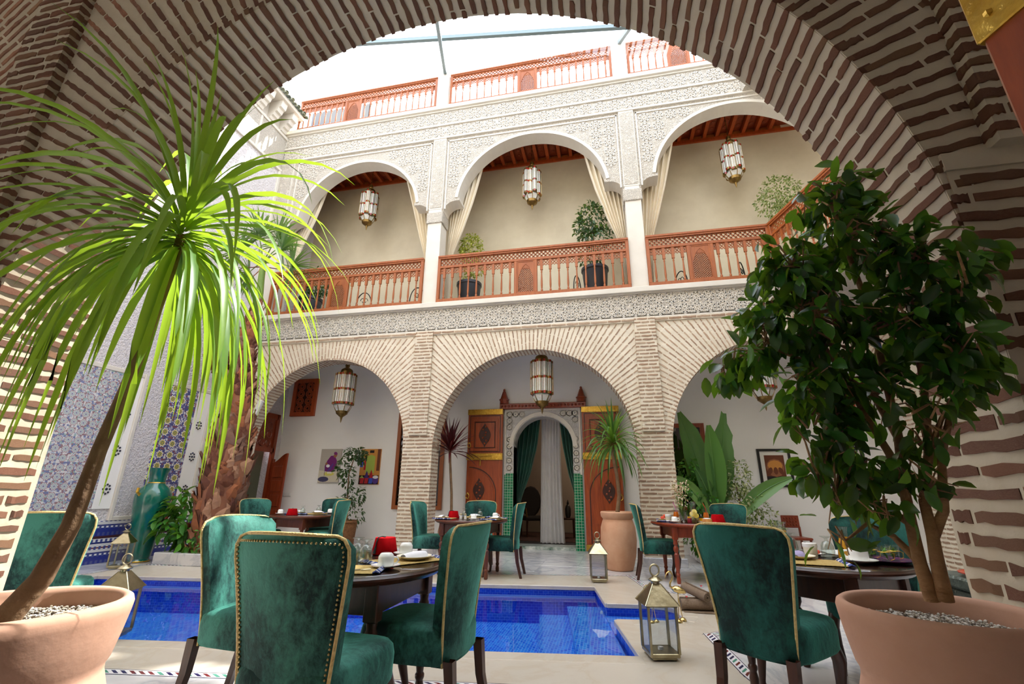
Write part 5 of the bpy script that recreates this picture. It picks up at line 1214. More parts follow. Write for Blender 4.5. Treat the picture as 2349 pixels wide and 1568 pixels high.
mb = MB(); mb.grid([[(-.11, -.11, .02), (.11, -.11, .02)], [(-.08, -.08, .004), (.08, -.08, .004)], [(-.08, .08, .004), (.08, .08, .004)], [(-.11, .11, .02), (.11, .11, .02)]]); mb.bbox(-.08, .08, -.08, .08, 0, .005, .002); mb.build('plate', m_china, t)
t = thing('tea_tray', 'purple tray with a wire rack of tea glasses on the right table', 'tray', (1.60, 3.47, TZ), .2)
mb = MB(); mb.lathe([(0, .0), (.13, .002), (.15, .012), (.152, .016), (.13, .008), (0, .006)], 28); mb.build('tray', m_purple, t, smooth=50)
for k in range(3):
    a = 2*PI*k/3; c = (.065*math.cos(a), .065*math.sin(a))
    mb = MB(); mb.lathe([(.0, .01), (.026, .01), (.03, .05), (.036, .095)], 16, (*c, 0)); mb.build('tea_glass', m_glass, t, smooth=40)
    mb = MB(); mb.tube([(c[0]+.033*math.cos(b), c[1]+.033*math.sin(b), .06) for b in [2*PI*q/14 for q in range(14)]], .002, 4, closed=True); mb.tube([(c[0]+.034, c[1], .06), (c[0]+.06, c[1], .05), (c[0]+.055, c[1], .02), (c[0]+.03, c[1], .012)], .0025, 5); mb.build('gilt_holder', m_brass, t)
    mb = MB()
    for q in range(14):
        p = Vector((c[0]+R.uniform(-.02, .02), c[1]+R.uniform(-.02, .02), R.uniform(.015, .08))); d = Vector((R.uniform(-1, 1), R.uniform(-1, 1), R.uniform(0, 1))).normalized()*.02; s = d.cross(Vector((.3, .2, 1))).normalized()*.008
        mb.add([p-d, p+s, p+d, p-s], [(0, 1, 2, 3)])
    mb.build('mint_leaves', m_green, t, kind='stuff')
def P_berry(x, y, lab, sc=1):
    t = thing('fruit_dish', lab, 'dessert', (x, y, TZ), 0, 'dishes with strawberries'); t.scale = (sc,)*3
    mb = MB(); mb.lathe([(.03, 0), (.07, .012), (.072, .015), (.04, .007), (0, .005)], 20); mb.build('plate', m_china, t, smooth=50)
    for k in range(6): mb = MB(); a = k*1.05; rr = .03 if k < 5 else 0; mb.lathe([(0, 0), (.014, .008), (.017, .02), (.008, .03), (0, .033)], 8, T=TM((rr*math.cos(a), rr*math.sin(a), .012+(.02 if k == 5 else 0)), rx=R.uniform(-.6, .6))); mb.build('strawberry', m_berry, t, smooth=60)
    return t
b0 = P_berry(.72, 7.5, 'white dish of strawberries at the left of the far right table', 1.3); put(b0, 1.30, 3.68, 'small dish of strawberries behind the right table glasses', sc=.8)
t = thing('cake_plate', 'white plate with a glazed cake beside the fez on the far right table', 'dessert', (1.22, 7.0, TZ), 0)
mb = MB(); mb.lathe([(.05, 0), (.12, .016), (.122, .02), (.06, .008), (0, .006)], 24); mb.build('plate', m_china, t, smooth=50)
mb = MB(); mb.lathe([(.06, .01), (.068, .03), (.06, .055), (0, .06)], 14); mb.build('cake', m_cake, t, smooth=40)
mb = MB(); mb.lathe([(.055, .056), (.04, .064), (0, .066)], 14); mb.build('icing', m_china, t, smooth=40)
def P_juice(x, y, lab, st):
    t = thing('juice_glass', lab, 'glass', (x, y, TZ+.0), 0, 'glasses of juice with straws')
    mb = MB(); mb.lathe([(0, .05), (.036, .05), (.04, .07), (.03, .12), (0, .12)], 16); mb.build('juice', m_oj2, t, smooth=40)
    mb = MB(); mb.lathe([(.036, 0), (.034, .006), (.008, .012), (.008, .04), (.037, .05), (.042, .07), (.030, .13), (.036, .175)], 16); mb.build('glass', m_glass, t, smooth=40)
    mb = MB(); mb.tube([(.015, 0, .07), (-.0, 0, .18), (-.03, 0, .25)], .0045, 5); mb.build('straw', st, t); return t
P_juice(.88, 7.45, 'orange juice glass with a pink straw on the far right table', m_straw_p); P_juice(1.28, 7.38, 'orange juice glass with a red straw beside the far right fez', m_straw_r)
t = thing('lemon_carafe', 'glass carafe of lemon water with slices on the far right table', 'carafe', (1.06, 7.06, TZ), 0)
mb = MB(); mb.lathe([(0, 0), (.075, 0), (.078, .012), (.07, .09), (.045, .15), (.036, .19), (.042, .25), (.052, .27)], 20); mb.build('glass', m_glass, t, smooth=40)
mb = MB(); mb.lathe([(0, .004), (.073, .004), (.067, .09), (.044, .14), (0, .14)], 20); mb.build('lemon_water', m_lemonw, t, smooth=40)
for z, x in ((.11, -.02), (.14, .01), (.09, .03)): mb = MB(); mb.lathe([(0, -.004), (.034, -.004), (.034, .004), (0, .004)], 14, T=TM((x, -.035, z), rx=PI/2-.2)); mb.build('lemon_slice', m_lemon, t)
def P_jar(x, y, lab, m1):
    t = thing('preserve_jar', lab, 'jar', (x, y, TZ), 0, 'small preserve jars')
    mb = MB(); mb.lathe([(.028, 0), (.03, .008), (.03, .05), (.026, .058)], 8); mb.build('preserve', m1, t, smooth=30)
    mb = MB(); mb.lathe([(.028, .058), (.029, .072), (.02, .076), (0, .076)], 12); mb.build('lid', m_honey if m1 is m_jam else m_tassel, t, smooth=30); return t
P_jar(1.0, 7.02, 'dark jam jar with a yellow lid on the far right table', m_jam); P_jar(1.16, 7.12, 'honey jar beside the lemon carafe on the far right table', m_honey)
t = thing('flower_vase', 'ribbed glass vase of dried flowers on the far right table', 'vase', (.93, 7.10, TZ), 0)
mb = MB(); mb.lathe([(0, 0), (.045, 0), (.047, .01), (.052, .16), (.058, .18)], 12); mb.build('glass', thin_glass('ribbed_glass', (220, 222, 220), .2), t)
mb = MB(); fl = MB()
for k in range(16):
    a = R.uniform(0, 6.28); rr = R.uniform(.02, .13); h = R.uniform(.3, .52); e = Vector((rr*math.cos(a), rr*math.sin(a), h)); mb.tube([(0, 0, .02), tuple(e*.5), tuple(e)], .003, 4)
    for q in range(14): fl.ball(tuple(e+Vector((R.uniform(-.03, .03), R.uniform(-.03, .03), R.uniform(-.1, .05)))), R.uniform(.006, .013), 5)
mb.build('stems', m_stalk, t); fl.build('dried_blossoms', m_dry, t, kind='stuff')

# ================================================================== FLOOR LANTERNS
def make_flantern(label, loc, rz):
    r = thing('floor_lantern', label, 'lantern', loc, rz, 'nickel floor lanterns'); W = .10
    mb = MB(); mb.bbox(-W-.006, W+.006, -W-.006, W+.006, .018, .045, .004); 
    for x in (-.07, .07):
        for y in (-.07, .07): mb.box(x-.012, x+.012, y-.012, y+.012, 0, .02)
    mb.box(-.085, .085, -.085, .085, .004, .018); mb.build('base_tray', m_silver, r)
    for x in (-W, W):
        for y in (-W, W): mb = MB(); mb.box(x-.009, x+.009, y-.009, y+.009, .04, .345); mb.build('corner_post', m_silver, r)
    for k in range(4):
        T = Matrix.Rotation(PI/2*k, 4, 'Z'); mb = MB(); mb.box(-W+.008, W-.008, -W-.001, -W+.001, .045, .34, T=T); mb.build('glass_pane', m_pane, r)
    mb = MB(); W2 = .125
    for k in range(4): T = Matrix.Rotation(PI/2*k, 4, 'Z'); mb.box(-W-.012, W+.012, -W-.012, -W+.006, .335, .352, T=T); mb.add([(-W2, -W2, .345), (W2, -W2, .345), (.028, -.028, .475), (-.028, -.028, .475)], [(0, 1, 2, 3)], T=T); mb.bar((W2, -W2, .346), (.028, -.028, .476), .006, T=T)
    mb.add([(-W2, -W2, .345), (W2, -W2, .345), (W2, W2, .345), (-W2, W2, .345)], [(3, 2, 1, 0)]); mb.build('pyramid_roof', m_silver, r)
    mb = MB(); mb.lathe([(.03, .47), (.032, .485), (.05, .492), (.052, .498), (.03, .515), (.012, .525), (0, .527)], 16); mb.build('dome_cap', m_silver, r, smooth=40)
    mb = MB(); mb.tube([(.035*math.sin(a), 0, .563-.04*math.cos(a)*1.0) for a in [2*PI*k/18 for k in range(18)]], .007, 6, closed=True); mb.build('ring_handle', m_silver, r, smooth=60)
    mb = MB(); mb.lathe([(.02, .045), (.02, .062), (.017, .062), (0, .056)], 12); mb.build('candle', m_china, r); return r
fl0 = make_flantern('nickel lantern on the pool edge at the front right, brass birds behind it', (.272, 3.97, .004), math.radians(14))
dup(fl0, (-.25, 6.79, .004), math.radians(6), 'nickel lantern at the far pool corner, before the big terracotta pot'); dup(fl0, (-7.17, 6.02, .004), .5, 'nickel lantern by the far left pool corner, beside the green vase'); dup(fl0, (-3.95, 3.38, .004), .4, 'nickel lantern behind the rim of the left terracotta pot')

# ================================================================== BRASS BIRDS, TOWELS
def bird(label, loc, rz, sc=1):
    r = thing('brass_bird', label, 'figurine', loc, rz, 'long-legged brass birds'); r.scale = (sc,)*3
    mb = MB(); mb.tube([(-.075, 0, .235), (-.05, 0, .25), (-.01, 0, .262), (.03, 0, .268), (.05, 0, .275)], [.004, .022, .034, .028, .012], 10); mb.build('body', m_gold, r, smooth=60)
    mb = MB(); mb.tube([(-.06, .02, .255), (-.01, .03, .268), (.03, .018, .27)], [.004, .012, .004], 6); mb.tube([(-.06, -.02, .255), (-.01, -.03, .268), (.03, -.018, .27)], [.004, .012, .004], 6); mb.build('wings', m_gold, r, smooth=60)
    mb = MB(); mb.tube([(.045, 0, .272), (.065, 0, .29), (.06, 0, .32), (.04, 0, .35), (.035, 0, .385), (.05, 0, .412), (.065, 0, .415)], [.012, .010, .009, .008, .008, .010, .010], 8); mb.build('neck', m_gold, r, smooth=60)
    mb = MB(); mb.tube([(.062, 0, .415), (.085, 0, .40), (.10, 0, .37), (.102, 0, .352)], [.008, .006, .004, .002], 6); mb.build('beak', m_gold, r, smooth=60)
    for y, x in ((-.016, -.03), (.016, .02)):
        mb = MB(); mb.tube([(0, y, .24), (x*.4, y, .13), (x, y*2, .02)], .004, 6); mb.build('leg', m_gold, r); mb = MB(); mb.lathe([(.034, 0), (.03, .014), (.018, .026), (0, .03)], 14, (x, y*2, 0)); mb.build('foot_dome', m_gold, r, smooth=50)
    return r
bird('brass long-legged bird standing between the front lantern and the towels', (.535, 4.98, .004), math.radians(185))
bird('brass long-legged bird seen through the glass of the front lantern', (.295, 4.90, .004), math.radians(170), .72)
def towel(label, loc, rz, ry, L, rad, turns=3.2):
    r = thing('rolled_towel', label, 'towel', loc, rz, 'rolled taupe towels'); mb = MB(); n = 64; th = rad/(turns+.4)*.62
    ou = []; 
    for k in range(n+1):
        a = 2*PI*turns*k/n; q = .012+(rad-.012)*k/n; ou.append((q, a))
    loop = [((q)*math.cos(a), (q)*math.sin(a)) for q, a in ou]+[((q-th)*math.cos(a), (q-th)*math.sin(a)) for q, a in ou[::-1]]
    rows = [[(x+R.uniform(-.001, .001), p[0], p[1]+rad) for p in loop] for x in (-L/2, -L/2+.012, 0, L/2-.012, L/2)]
    mb.grid(rows, closed=True); m = 2*(n+1)
    for base_, flip in ((0, 1), (4*m, 0)):
        for k in range(n):
            f = [base_+k, base_+k+1, base_+m-2-k, base_+m-1-k]; mb.f.append(f if flip else f[::-1]); mb.m.append(0)
    o = mb.build('towel', m_towel, r, smooth=60, Mx=TM((0, 0, 0), ry=ry)); return r
towel('rolled taupe towel lying on the stone behind the front lantern', (.78, 5.44, .004), math.radians(6), 0, .36, .062)
towel('rolled taupe towel resting across the lower towel roll', (.76, 5.50, .115), math.radians(-58), .12, .34, .052)
mb = MB(); mb.bbox(.62, .95, 5.35, 5.52, .003, .012, .003); mb.build('folded_towel', m_towel, label='flat end of a taupe towel on the stone below the rolls', cat='towel', group='rolled taupe towels')
for (x, y, z, l) in ((.66, 5.40, .130, 'red rose petal on the left end of the lower towel'), (.93, 5.42, .130, 'red rose petal on the right end of the lower towel'), (.82, 5.47, .222, 'dark red petal on top of the upper towel')):
    mb = MB(); rows = [[(.03*(i/3-.5)*math.sin(PI*(j+.6)/4.4), .04*(j/4-.5), .008*((i/3-.5)**2*4)+.004*math.sin(j)) for i in range(4)] for j in range(5)]; mb.grid(rows); mb.grid([[(p[0], p[1], p[2]-.001) for p in r_][::-1] for r_ in rows]); mb.build('rose_petal', m_petal, smooth=60, loc=(x, y, z), label=l, cat='petal', group='rose petals on the towels')
# carved silver chest beyond the right table
r = thing('carved_chest', 'silver-green carved chest beyond the right table, beside the brick pillar', 'chest', (1.88, 2.96, 0), .0)
mb = MB(); 
for x0, x1, z0, z1 in ((-.2, .2, .1, .5), (-.22, .22, .0, .10), (-.205, .205, .5, .56), (-.22, .22, .56, .62), (-.195, .195, .62, .68), (-.22, .22, .68, .74)): mb.bbox(x0, x1, x0, x1, z0, z1, .012)
mb.build('carcass', m_chest, r)
mb = MB(); mb.bbox(-.17, .17, -.212, -.2, .14, .46, .005); mb.build('dark_panel', m_dark, r)
mb = MB(); mb.lathe([(.1, 0), (.15, .015), (.152, .02), (0, .012)], 20); mb.build('red_plate', M('red_lacquer', (196, 50, 24), rough=.25), smooth=40, label='red plate on the carved chest', cat='plate', loc=(1.83, 2.92, .742))
r = thing('carved_figure', 'dark carved wooden stand on the chest at the right', 'ornament', (1.90, 3.02, .742)); mb = MB(); mb.lathe([(.08, 0), (.09, .03), (.06, .06), (.07, .11), (.1, .15), (.09, .2), (.05, .24), (.02, .25), (0, .25)], 12); mb.build('carved_body', m_wood_d, r, smooth=40); mb = MB(); 
for k in range(18): mb.ball((.062*math.cos(k*PI/9), .062*math.sin(k*PI/9), .235), .01, 5)
mb.build('beading', m_brasso, r)
# green vase
r = thing('floor_vase', 'tall glossy green floor vase standing beside the left wall', 'vase', (-7.5, 6.6, .004))
mb = MB(); mb.lathe([(.15, 0), (.155, .02), (.14, .04), (.16, .15), (.22, .6), (.26, .92), (.255, 1.02), (.20, 1.12), (.13, 1.18), (.115, 1.22), (.12, 1.26), (.13, 1.36), (.16, 1.43), (.165, 1.44), (.15, 1.44), (.12, 1.36), (0, 1.3)], 28); mb.build('vase_body', m_vase, r, smooth=40)
mb = MB(); mb.lathe([(.122, 1.19), (.128, 1.2), (.122, 1.21)], 20); mb.lathe([(.152, .0), (.16, .012), (.152, .024)], 20); mb.build('gilt_band', m_brass, r)
mb = MB(); mb.tube([(.0, -.235, 1.0), (-.0, -.3, 1.06), (.0, -.29, 1.12)], .022, 8); mb.build('lug', m_brass, r)
# ================================================================== POTS AND PLANTS
def rv(s=1): return Vector((R.gauss(0, s), R.gauss(0, s), R.gauss(0, s)))
def leaf_mesh(name, mat, L, W, curl=.25, n=4, fold=.18):
    mb = MB(); rows = []
    for j in range(n+1):
        t = j/n; w = W*math.sin(PI*min(1, t*.92+.04))**.8*(1 if t < .75 else (1-(t-.75)*2.4)); w = max(w, .0006); z = -curl*L*t*t
        rows.append([(-w/2, L*t, z+fold*w), (0, L*t, z), (w/2, L*t, z+fold*w)])
    mb.grid(rows); return mb.mesh(name, mat, 60)
def lmat(p, d, sc=1, roll=None):
    d = Vector(d).normalized(); u = Vector((0, 0, 1)); x = d.cross(u)
    if x.length < .05: x = Vector((1, 0, 0))
    x.normalize(); z = x.cross(d)
    if roll is None: roll = R.uniform(-.9, .9)
    x2 = x*math.cos(roll)+z*math.sin(roll); z2 = z*math.cos(roll)-x*math.sin(roll)
    return bmat(p, x2, d, z2, sc, sc, sc)
def foliage(items, meshes, parent, mat, limit, name='foliage'):
    """items: matrices; the nearest `limit` become leaf parts, the others one joined mesh"""
    it = sorted(items, key=lambda m: (m.translation-parent_loc(parent)-CAMP).length if False else (parent.matrix_basis @ m.translation-CAMP).length)
    mb = MB()
    data = [([v.co.copy() for v in me.vertices], [tuple(f.vertices) for f in me.polygons]) for me in meshes]
    for i, m in enumerate(it):
        k = R.randrange(len(meshes))
        if i < limit: mk('leaf', meshes[k], parent, m)
        else: mb.add(data[k][0], data[k][1], 0, m)
    if mb.f: mb.build(name, mat, parent, smooth=60, kind='stuff')
def pot_big(label, loc):
    r = thing('plant_pot', label, 'pot', loc, 0, 'large terracotta pots')
    mb = MB(); mb.lathe([(0, 0), (.15, 0), (.165, .03), (.205, .3), (.222, .5), (.22, .60), (.208, .67), (.197, .705), (.196, .72), (.204, .735), (.216, .79), (.224, .835), (.226, .852), (.222, .864), (.212, .870), (.202, .866), (.198, .855), (.196, .80), (0, .80)], 64)
    mb.build('terracotta_body', m_terra, r, smooth=60)
    mb = MB(); mb.lathe([(.196, .812), (.12, .818), (0, .822)][::1], 32); mb.build('soil', m_soil, r)
    mb = MB()
    for k in range(1500):
        a = R.uniform(0, 6.28); q = .19*math.sqrt(R.random()); s = R.uniform(.003, .0065); mb.ball((q*math.cos(a), q*math.sin(a), .822+R.uniform(-.003, .004)), s, 4, sz=.75)
    mb.build('gravel', m_gravel, r, kind='stuff'); return r
PL = (-1.385, .935, 0); PR = (.735, 1.40, .0)
potL = pot_big('large terracotta pot at the left edge, holding the dracaena', PL); potR = pot_big('large terracotta pot at the lower right corner, holding the ficus', PR); potR.scale = (.9, .9, 1.012)
# ---- near dracaena
def ribbon(p0, d0, L, W, droop, n=9, twist=0, grav=1.0):
    """list of rows of a long arching leaf"""
    p = Vector(p0); d = Vector(d0).normalized(); rows = []; st = L/n
    for j in range(n+1):
        t = j/n; w = W*(.55+.45*min(1, t*5))*(1 if t < .45 else max(.02, 1-((t-.45)/.55)**1.6))
        x = d.cross(Vector((0, 0, 1)))
        if x.length < .08: x = Vector((math.cos(twist), math.sin(twist), 0))
        x.normalize(); z = x.cross(d)
        x = x*math.cos(twist*t)+z*math.sin(twist*t); z = x.cross(d)
        rows.append([tuple(p-x*w/2+z*w*.16), tuple(p), tuple(p+x*w/2+z*w*.16)])
        p = p+d*st; d = (d+Vector((0, 0, -1))*droop*st*(.6+1.1*t)).normalized()
    return rows
def dracaena(r, cb, n, L, W, mat, e0, e1, droop, name='leaf', pw=.9):
    for k in range(n):
        f = (k+.5)/n; el = e1+(e0-e1)*f**pw; az = k*2.39996+R.uniform(-.25, .25)
        d = Vector((math.cos(az)*math.cos(el), math.sin(az)*math.cos(el), math.sin(el)))
        mb = MB(); l = L*R.uniform(.75, 1.12)*(.8+.2*(1-f))
        mb.grid(ribbon(Vector(cb)+d*.02+Vector((0, 0, .10*f-.06)), d, l, W*R.uniform(.8, 1.15), droop*R.uniform(.7, 1.3)*(1.25-.75*f), twist=R.uniform(-.6, .6)))
        mb.build(name, mat, r, smooth=70)
r = thing('dracaena', 'tall dracaena with long arching leaves in the left foreground', 'plant', (PL[0], PL[1], .82))
stem = [(-.03, -.01, -.02), (.03, .02, .10), (.06, .03, .22), (.075, .035, .40), (.095, .045, .58), (.115, .05, .78), (.125, .055, .92), (.127, .058, 1.05)]
mb = MB(); mb.tube(stem, [.030, .024, .020, .017, .015, .014, .013, .012], 10); mb.build('stem', m_bark2, r, smooth=60)
dracaena(r, (.127, .058, 1.06), 150, .72, .021, m_drac, 1.52, -.6, 5.6, pw=1.9)
# ---- ficus tree, near right
r = thing('ficus_tree', 'dense dark ficus tree with two trunks at the right foreground', 'tree', (PR[0]-.013, PR[1]+.005, .835)); RB = Vector(r.location)
BLOBS = [(0.69, 1.36, 1.965, 0.092), (0.77, 1.36, 2.016, 0.058), (0.559, 1.36, 1.757, 0.13), (0.754, 1.36, 1.823, 0.13), (0.831, 1.283, 1.718, 0.101), (0.852, 1.22, 1.6, 0.075), (0.465, 1.36, 1.572, 0.117), (0.617, 1.36, 1.575, 0.148), (0.753, 1.325, 1.541, 0.145), (0.803, 1.234, 1.44, 0.094), (0.383, 1.36, 1.485, 0.074), (0.541, 1.36, 1.391, 0.114), (0.681, 1.36, 1.363, 0.128), (0.749, 1.262, 1.301, 0.096), (0.8, 1.203, 1.35, 0.053), (0.566, 1.36, 1.274, 0.061), (0.605, 1.36, 1.185, 0.092), (0.513, 1.36, 1.175, 0.05), (0.691, 1.304, 1.183, 0.08), (0.725, 1.248, 1.162, 0.054), (0.584, 1.36, 1.081, 0.081), (0.648, 1.325, 1.064, 0.054), (0.54, 1.36, 1.005, 0.038), (0.334, 1.36, 1.461, 0.041), (0.89, 1.199, 1.692, 0.048), (0.539, 1.36, 1.32, 0.056), (0.501, 1.36, 1.286, 0.042)]
TWIGS = [[(0.705, 1.355, 0.898), (0.695, 1.35, 0.978), (0.702, 1.36, 1.063), (0.71, 1.368, 1.144), (0.729, 1.375, 1.273), (0.737, 1.38, 1.436), (0.737, 1.38, 1.64), (0.715, 1.38, 1.868), (0.708, 1.38, 2.024)], [(0.723, 1.34, 0.902), (0.72, 1.33, 0.982), (0.727, 1.335, 1.037), (0.733, 1.345, 1.114), (0.766, 1.34, 1.226), (0.796, 1.345, 1.379), (0.82, 1.355, 1.547), (0.854, 1.36, 1.729)], [(0.738, 1.355, 1.036), (0.756, 1.322, 1.095), (0.782, 1.325, 1.215), (0.839, 1.31, 1.37), (0.897, 1.305, 1.572)], [(0.721, 1.388, 1.144), (0.702, 1.38, 1.23), (0.671, 1.38, 1.32), (0.632, 1.38, 1.441), (0.578, 1.38, 1.625)], [(0.739, 1.395, 1.275), (0.696, 1.38, 1.39), (0.603, 1.38, 1.454), (0.481, 1.38, 1.524), (0.356, 1.38, 1.465)], [(0.712, 1.38, 1.062), (0.672, 1.38, 1.092), (0.623, 1.38, 1.133), (0.559, 1.38, 1.111), (0.525, 1.38, 1.143)], [(0.705, 1.37, 0.976), (0.668, 1.38, 1.032), (0.617, 1.38, 1.06), (0.561, 1.38, 1.019)], [(0.778, 1.36, 1.228), (0.805, 1.325, 1.309), (0.862, 1.295, 1.388)]]

mb = MB(); W0 = [(.0155, .006), (.016, .006), (.013, .005), (.012, .004), (.011, .004), (.010, .003), (.010, .003), (.009, .003)]
for pts, (a, b) in zip(TWIGS, W0):
    n = len(pts); mb.tube([Vector(p)-RB for p in pts], [a+(b-a)*(i/(n-1))**.8 for i in range(n)], 10)
mb.build('trunk', m_bark, r, smooth=60)
tips = [Vector(p) for t in TWIGS for p in t[3:]]
mb = MB(); items = []; tot = sum(b[3]**2 for b in BLOBS)
for bx, by, bz, br in BLOBS:
    c = Vector((bx, by, bz)); near = min(tips, key=lambda t: (t-c).length)
    nb = max(3, int(130*br**2/tot*27/10)) ; nl = int(2300*br**2/tot*(.28 if bz < 1.10 else .4 if bx > .62 and bz < 1.42 and bx < .76 else 1))
    subs = []
    for k in range(max(4, nb)):
        q = rv().normalized()*br*R.uniform(.45, .95); q.y *= min(1.25, .16/br if br > .13 else 1.2); e = c+q
        st = near if R.random() < .6 else c+rv(br*.2); m1 = (st+e)/2+Vector((0, 0, .03))+rv(.012)
        mb.tube([st-RB, m1-RB, e-RB], [.0035, .0025, .0012], 4); subs.append((st, m1, e))
    for k in range(nl):
        st, m1, e = R.choice(subs); t = R.uniform(.35, 1.02)**.7; p = (m1+(e-m1)*(2*t-1) if t > .5 else st+(m1-st)*2*t)+rv(.016)
        out = (p-c).normalized() if (p-c).length > .001 else rv(); d = out*.6+Vector((0, 0, -.75))+rv(.45)
        if p.y > 1.30 and p.x > .93: p.x = .93-R.uniform(0, .06)
        items.append(lmat(p-RB, d, R.uniform(.75, 1.2), R.gauss(0, .7)))
mb.build('twigs', m_bark, r, kind='stuff')
FL = [leaf_mesh('leaf', m_ficus, .056, .029, .22), leaf_mesh('leaf', m_ficus, .050, .026, .4), leaf_mesh('leaf', m_ficus, .060, .030, .1)]
foliage(items, FL, r, m_ficus, 300)
# ---- helpers for farther plants
def bush(r, c, rad, n, meshes, mat, down=.3, limit=0, shell=.5, name='foliage', sc=1):
    it = []; c = Vector(c)
    for k in range(n):
        q = rv().normalized()*R.uniform(shell, 1)**.6; p = Vector((c.x+q.x*rad[0], c.y+q.y*rad[1], c.z+q.z*rad[2]))
        it.append(lmat(p, q*.7+Vector((0, 0, -down))+rv(.5), R.uniform(.7, 1.25)*sc))
    foliage(it, meshes, r, mat, limit, name)
def stem(r, pts, rad, mat=m_bark2, name='stem'):
    mb = MB(); mb.tube(pts, rad, 7); return mb.build(name, mat, r, smooth=60)
def simple_pot(r, prof, mat, name='pot', zs=.9):
    mb = MB(); mb.lathe(prof, 28); mb.build(name, mat, r, smooth=40)
    mb = MB(); R_ = prof[-1][0] if prof[-1][0] > .02 else prof[-2][0]*.9; mb.lathe([(R_, zs), (0, zs+.01)], 20); mb.build('soil', m_soil, r)
SMALL = lambda m, L=.05, W=.024: [leaf_mesh('leaf', m, L, W, .3, 3), leaf_mesh('leaf', m, L*.85, W*.9, .5, 3)]
BP = [(.13, 0), (.15, .02), (.19, .38), (.205, .39), (.205, .42), (.19, .425), (.18, .38), (.17, .36)]
# balcony plants, each in its black plastic pot
def balcony(label, x, y, pts, mat, blobs, leaf, stemr=.016, lab_pot=None):
    p = thing('plant_pot', lab_pot, 'pot', (x, y, 4.857), 0, 'black pots on the balcony'); simple_pot(p, [(a*1.42, b*1.95) for a, b in BP], m_blackpot, 'black_pot', .72)
    r = thing('potted_tree', label, 'plant', (x, y, 5.22))
    stem(r, [(0, 0, .36)]+[q for q in pts if q[2] > .37], [stemr]*len(pts))
    for c, rad, n in blobs: bush(r, c, rad, n, leaf, mat)
    return r
LY = SMALL(m_yel, .055, .03); LV = SMALL(m_varieg, .06, .032); LD = SMALL(m_dkgreen, .085, .042)
balcony('golden leaved topiary at the left of the middle balcony', -3.0, 9.2, [(0, 0, 0), (.02, 0, .4), (0, 0, .95)], m_yel, [((.02, 0, 1.35), (.30, .28, .42), 900), ((.12, 0, .85), (.26, .22, .22), 240), ((.0, 0, .66), (.16, .12, .1), 60)], LY, lab_pot='black plastic pot under the golden topiary')
balcony('dark green potted ficus at the right of the middle balcony', -.12, 9.0, [(0, 0, 0), (-.03, 0, .4), (.02, 0, .9), (-.02, 0, 1.5)], m_dkgreen, [((-.02, 0, 1.72), (.32, .25, .42), 420), ((.08, 0, 1.25), (.34, .25, .30), 300), ((-.1, 0, .72), (.28, .2, .16), 90), ((.0, 0, .64), (.2, .15, .1), 60), ((-.18, 0, 1.5), (.26, .2, .28), 160)], LD, .02, 'black plastic pot under the dark ficus')
balcony('dark green plant in the left balcony bay, behind the palm fronds', -7.2, 9.3, [(0, 0, 0), (.0, 0, .8)], m_dkgreen, [((.1, 0, .95), (.42, .25, .42), 420), ((.1, 0, .66), (.35, .2, .18), 120)], LD, .02, 'black plastic pot in the left balcony bay')
balcony('pale variegated plant in the right balcony bay, above the ficus', 3.85, 9.2, [(0, 0, 0), (.05, 0, .8), (0, 0, 1.6)], m_varieg, [((-.02, 0, 1.98), (.42, .3, .42), 700), ((-.02, 0, 1.4), (.30, .25, .34), 340), ((-.2, 0, 1.75), (.4, .25, .3), 260)], LV, .02, 'black plastic pot in the right balcony bay')
def iron_chair(label, x, y, rz):
    r = thing('iron_chair', label, 'chair', (x, y, 4.857), rz, 'black iron balcony chairs')
    mb = MB(); mb.lathe([(0, .44), (.2, .44), (.205, .45), (.2, .46), (0, .46)], 20); mb.build('seat', m_iron, r)
    for k in range(4): a = PI/4+PI/2*k; mb = MB(); mb.tube([(.16*math.cos(a), .16*math.sin(a), .45), (.13*math.cos(a), .13*math.sin(a), .2), (.21*math.cos(a), .21*math.sin(a), 0)], .012, 6); mb.build('leg', m_iron, r)
    mb = MB(); mb.tube([(.19*math.cos(t), -.17, .46+.38*math.sin(t)) for t in [PI*k/14 for k in range(15)]], .012, 6)
    for s in (-1, 1): mb.tube([(s*.03+s*.06*math.cos(t)*(1-t/8), -.17, .62+.09*math.sin(t)*(1-t/8)) for t in [k*.5 for k in range(13)]], .008, 5)
    mb.build('scroll_back', m_iron, r); return r
i0 = iron_chair('black iron chair behind the left balcony railing, near its right end', -4.35, 9.35, .6); dup(i0, (-.68, 9.35, 4.857), 1.2, 'black iron chair behind the middle balcony railing, left of the dark ficus pot'); dup(i0, (-1.85, 9.5, 4.857), 3.0, 'black iron chair behind the middle of the balcony railing'); dup(i0, (1.55, 9.4, 4.857), 2.2, 'black iron chair behind the left end of the right balcony railing'); dup(i0, (2.72, 9.4, 4.857), 1.0, 'black iron chair behind the right end of the right balcony railing'); dup(i0, (-5.7, 9.4, 4.857), .2, 'black iron chair behind the carved panel of the left balcony railing')
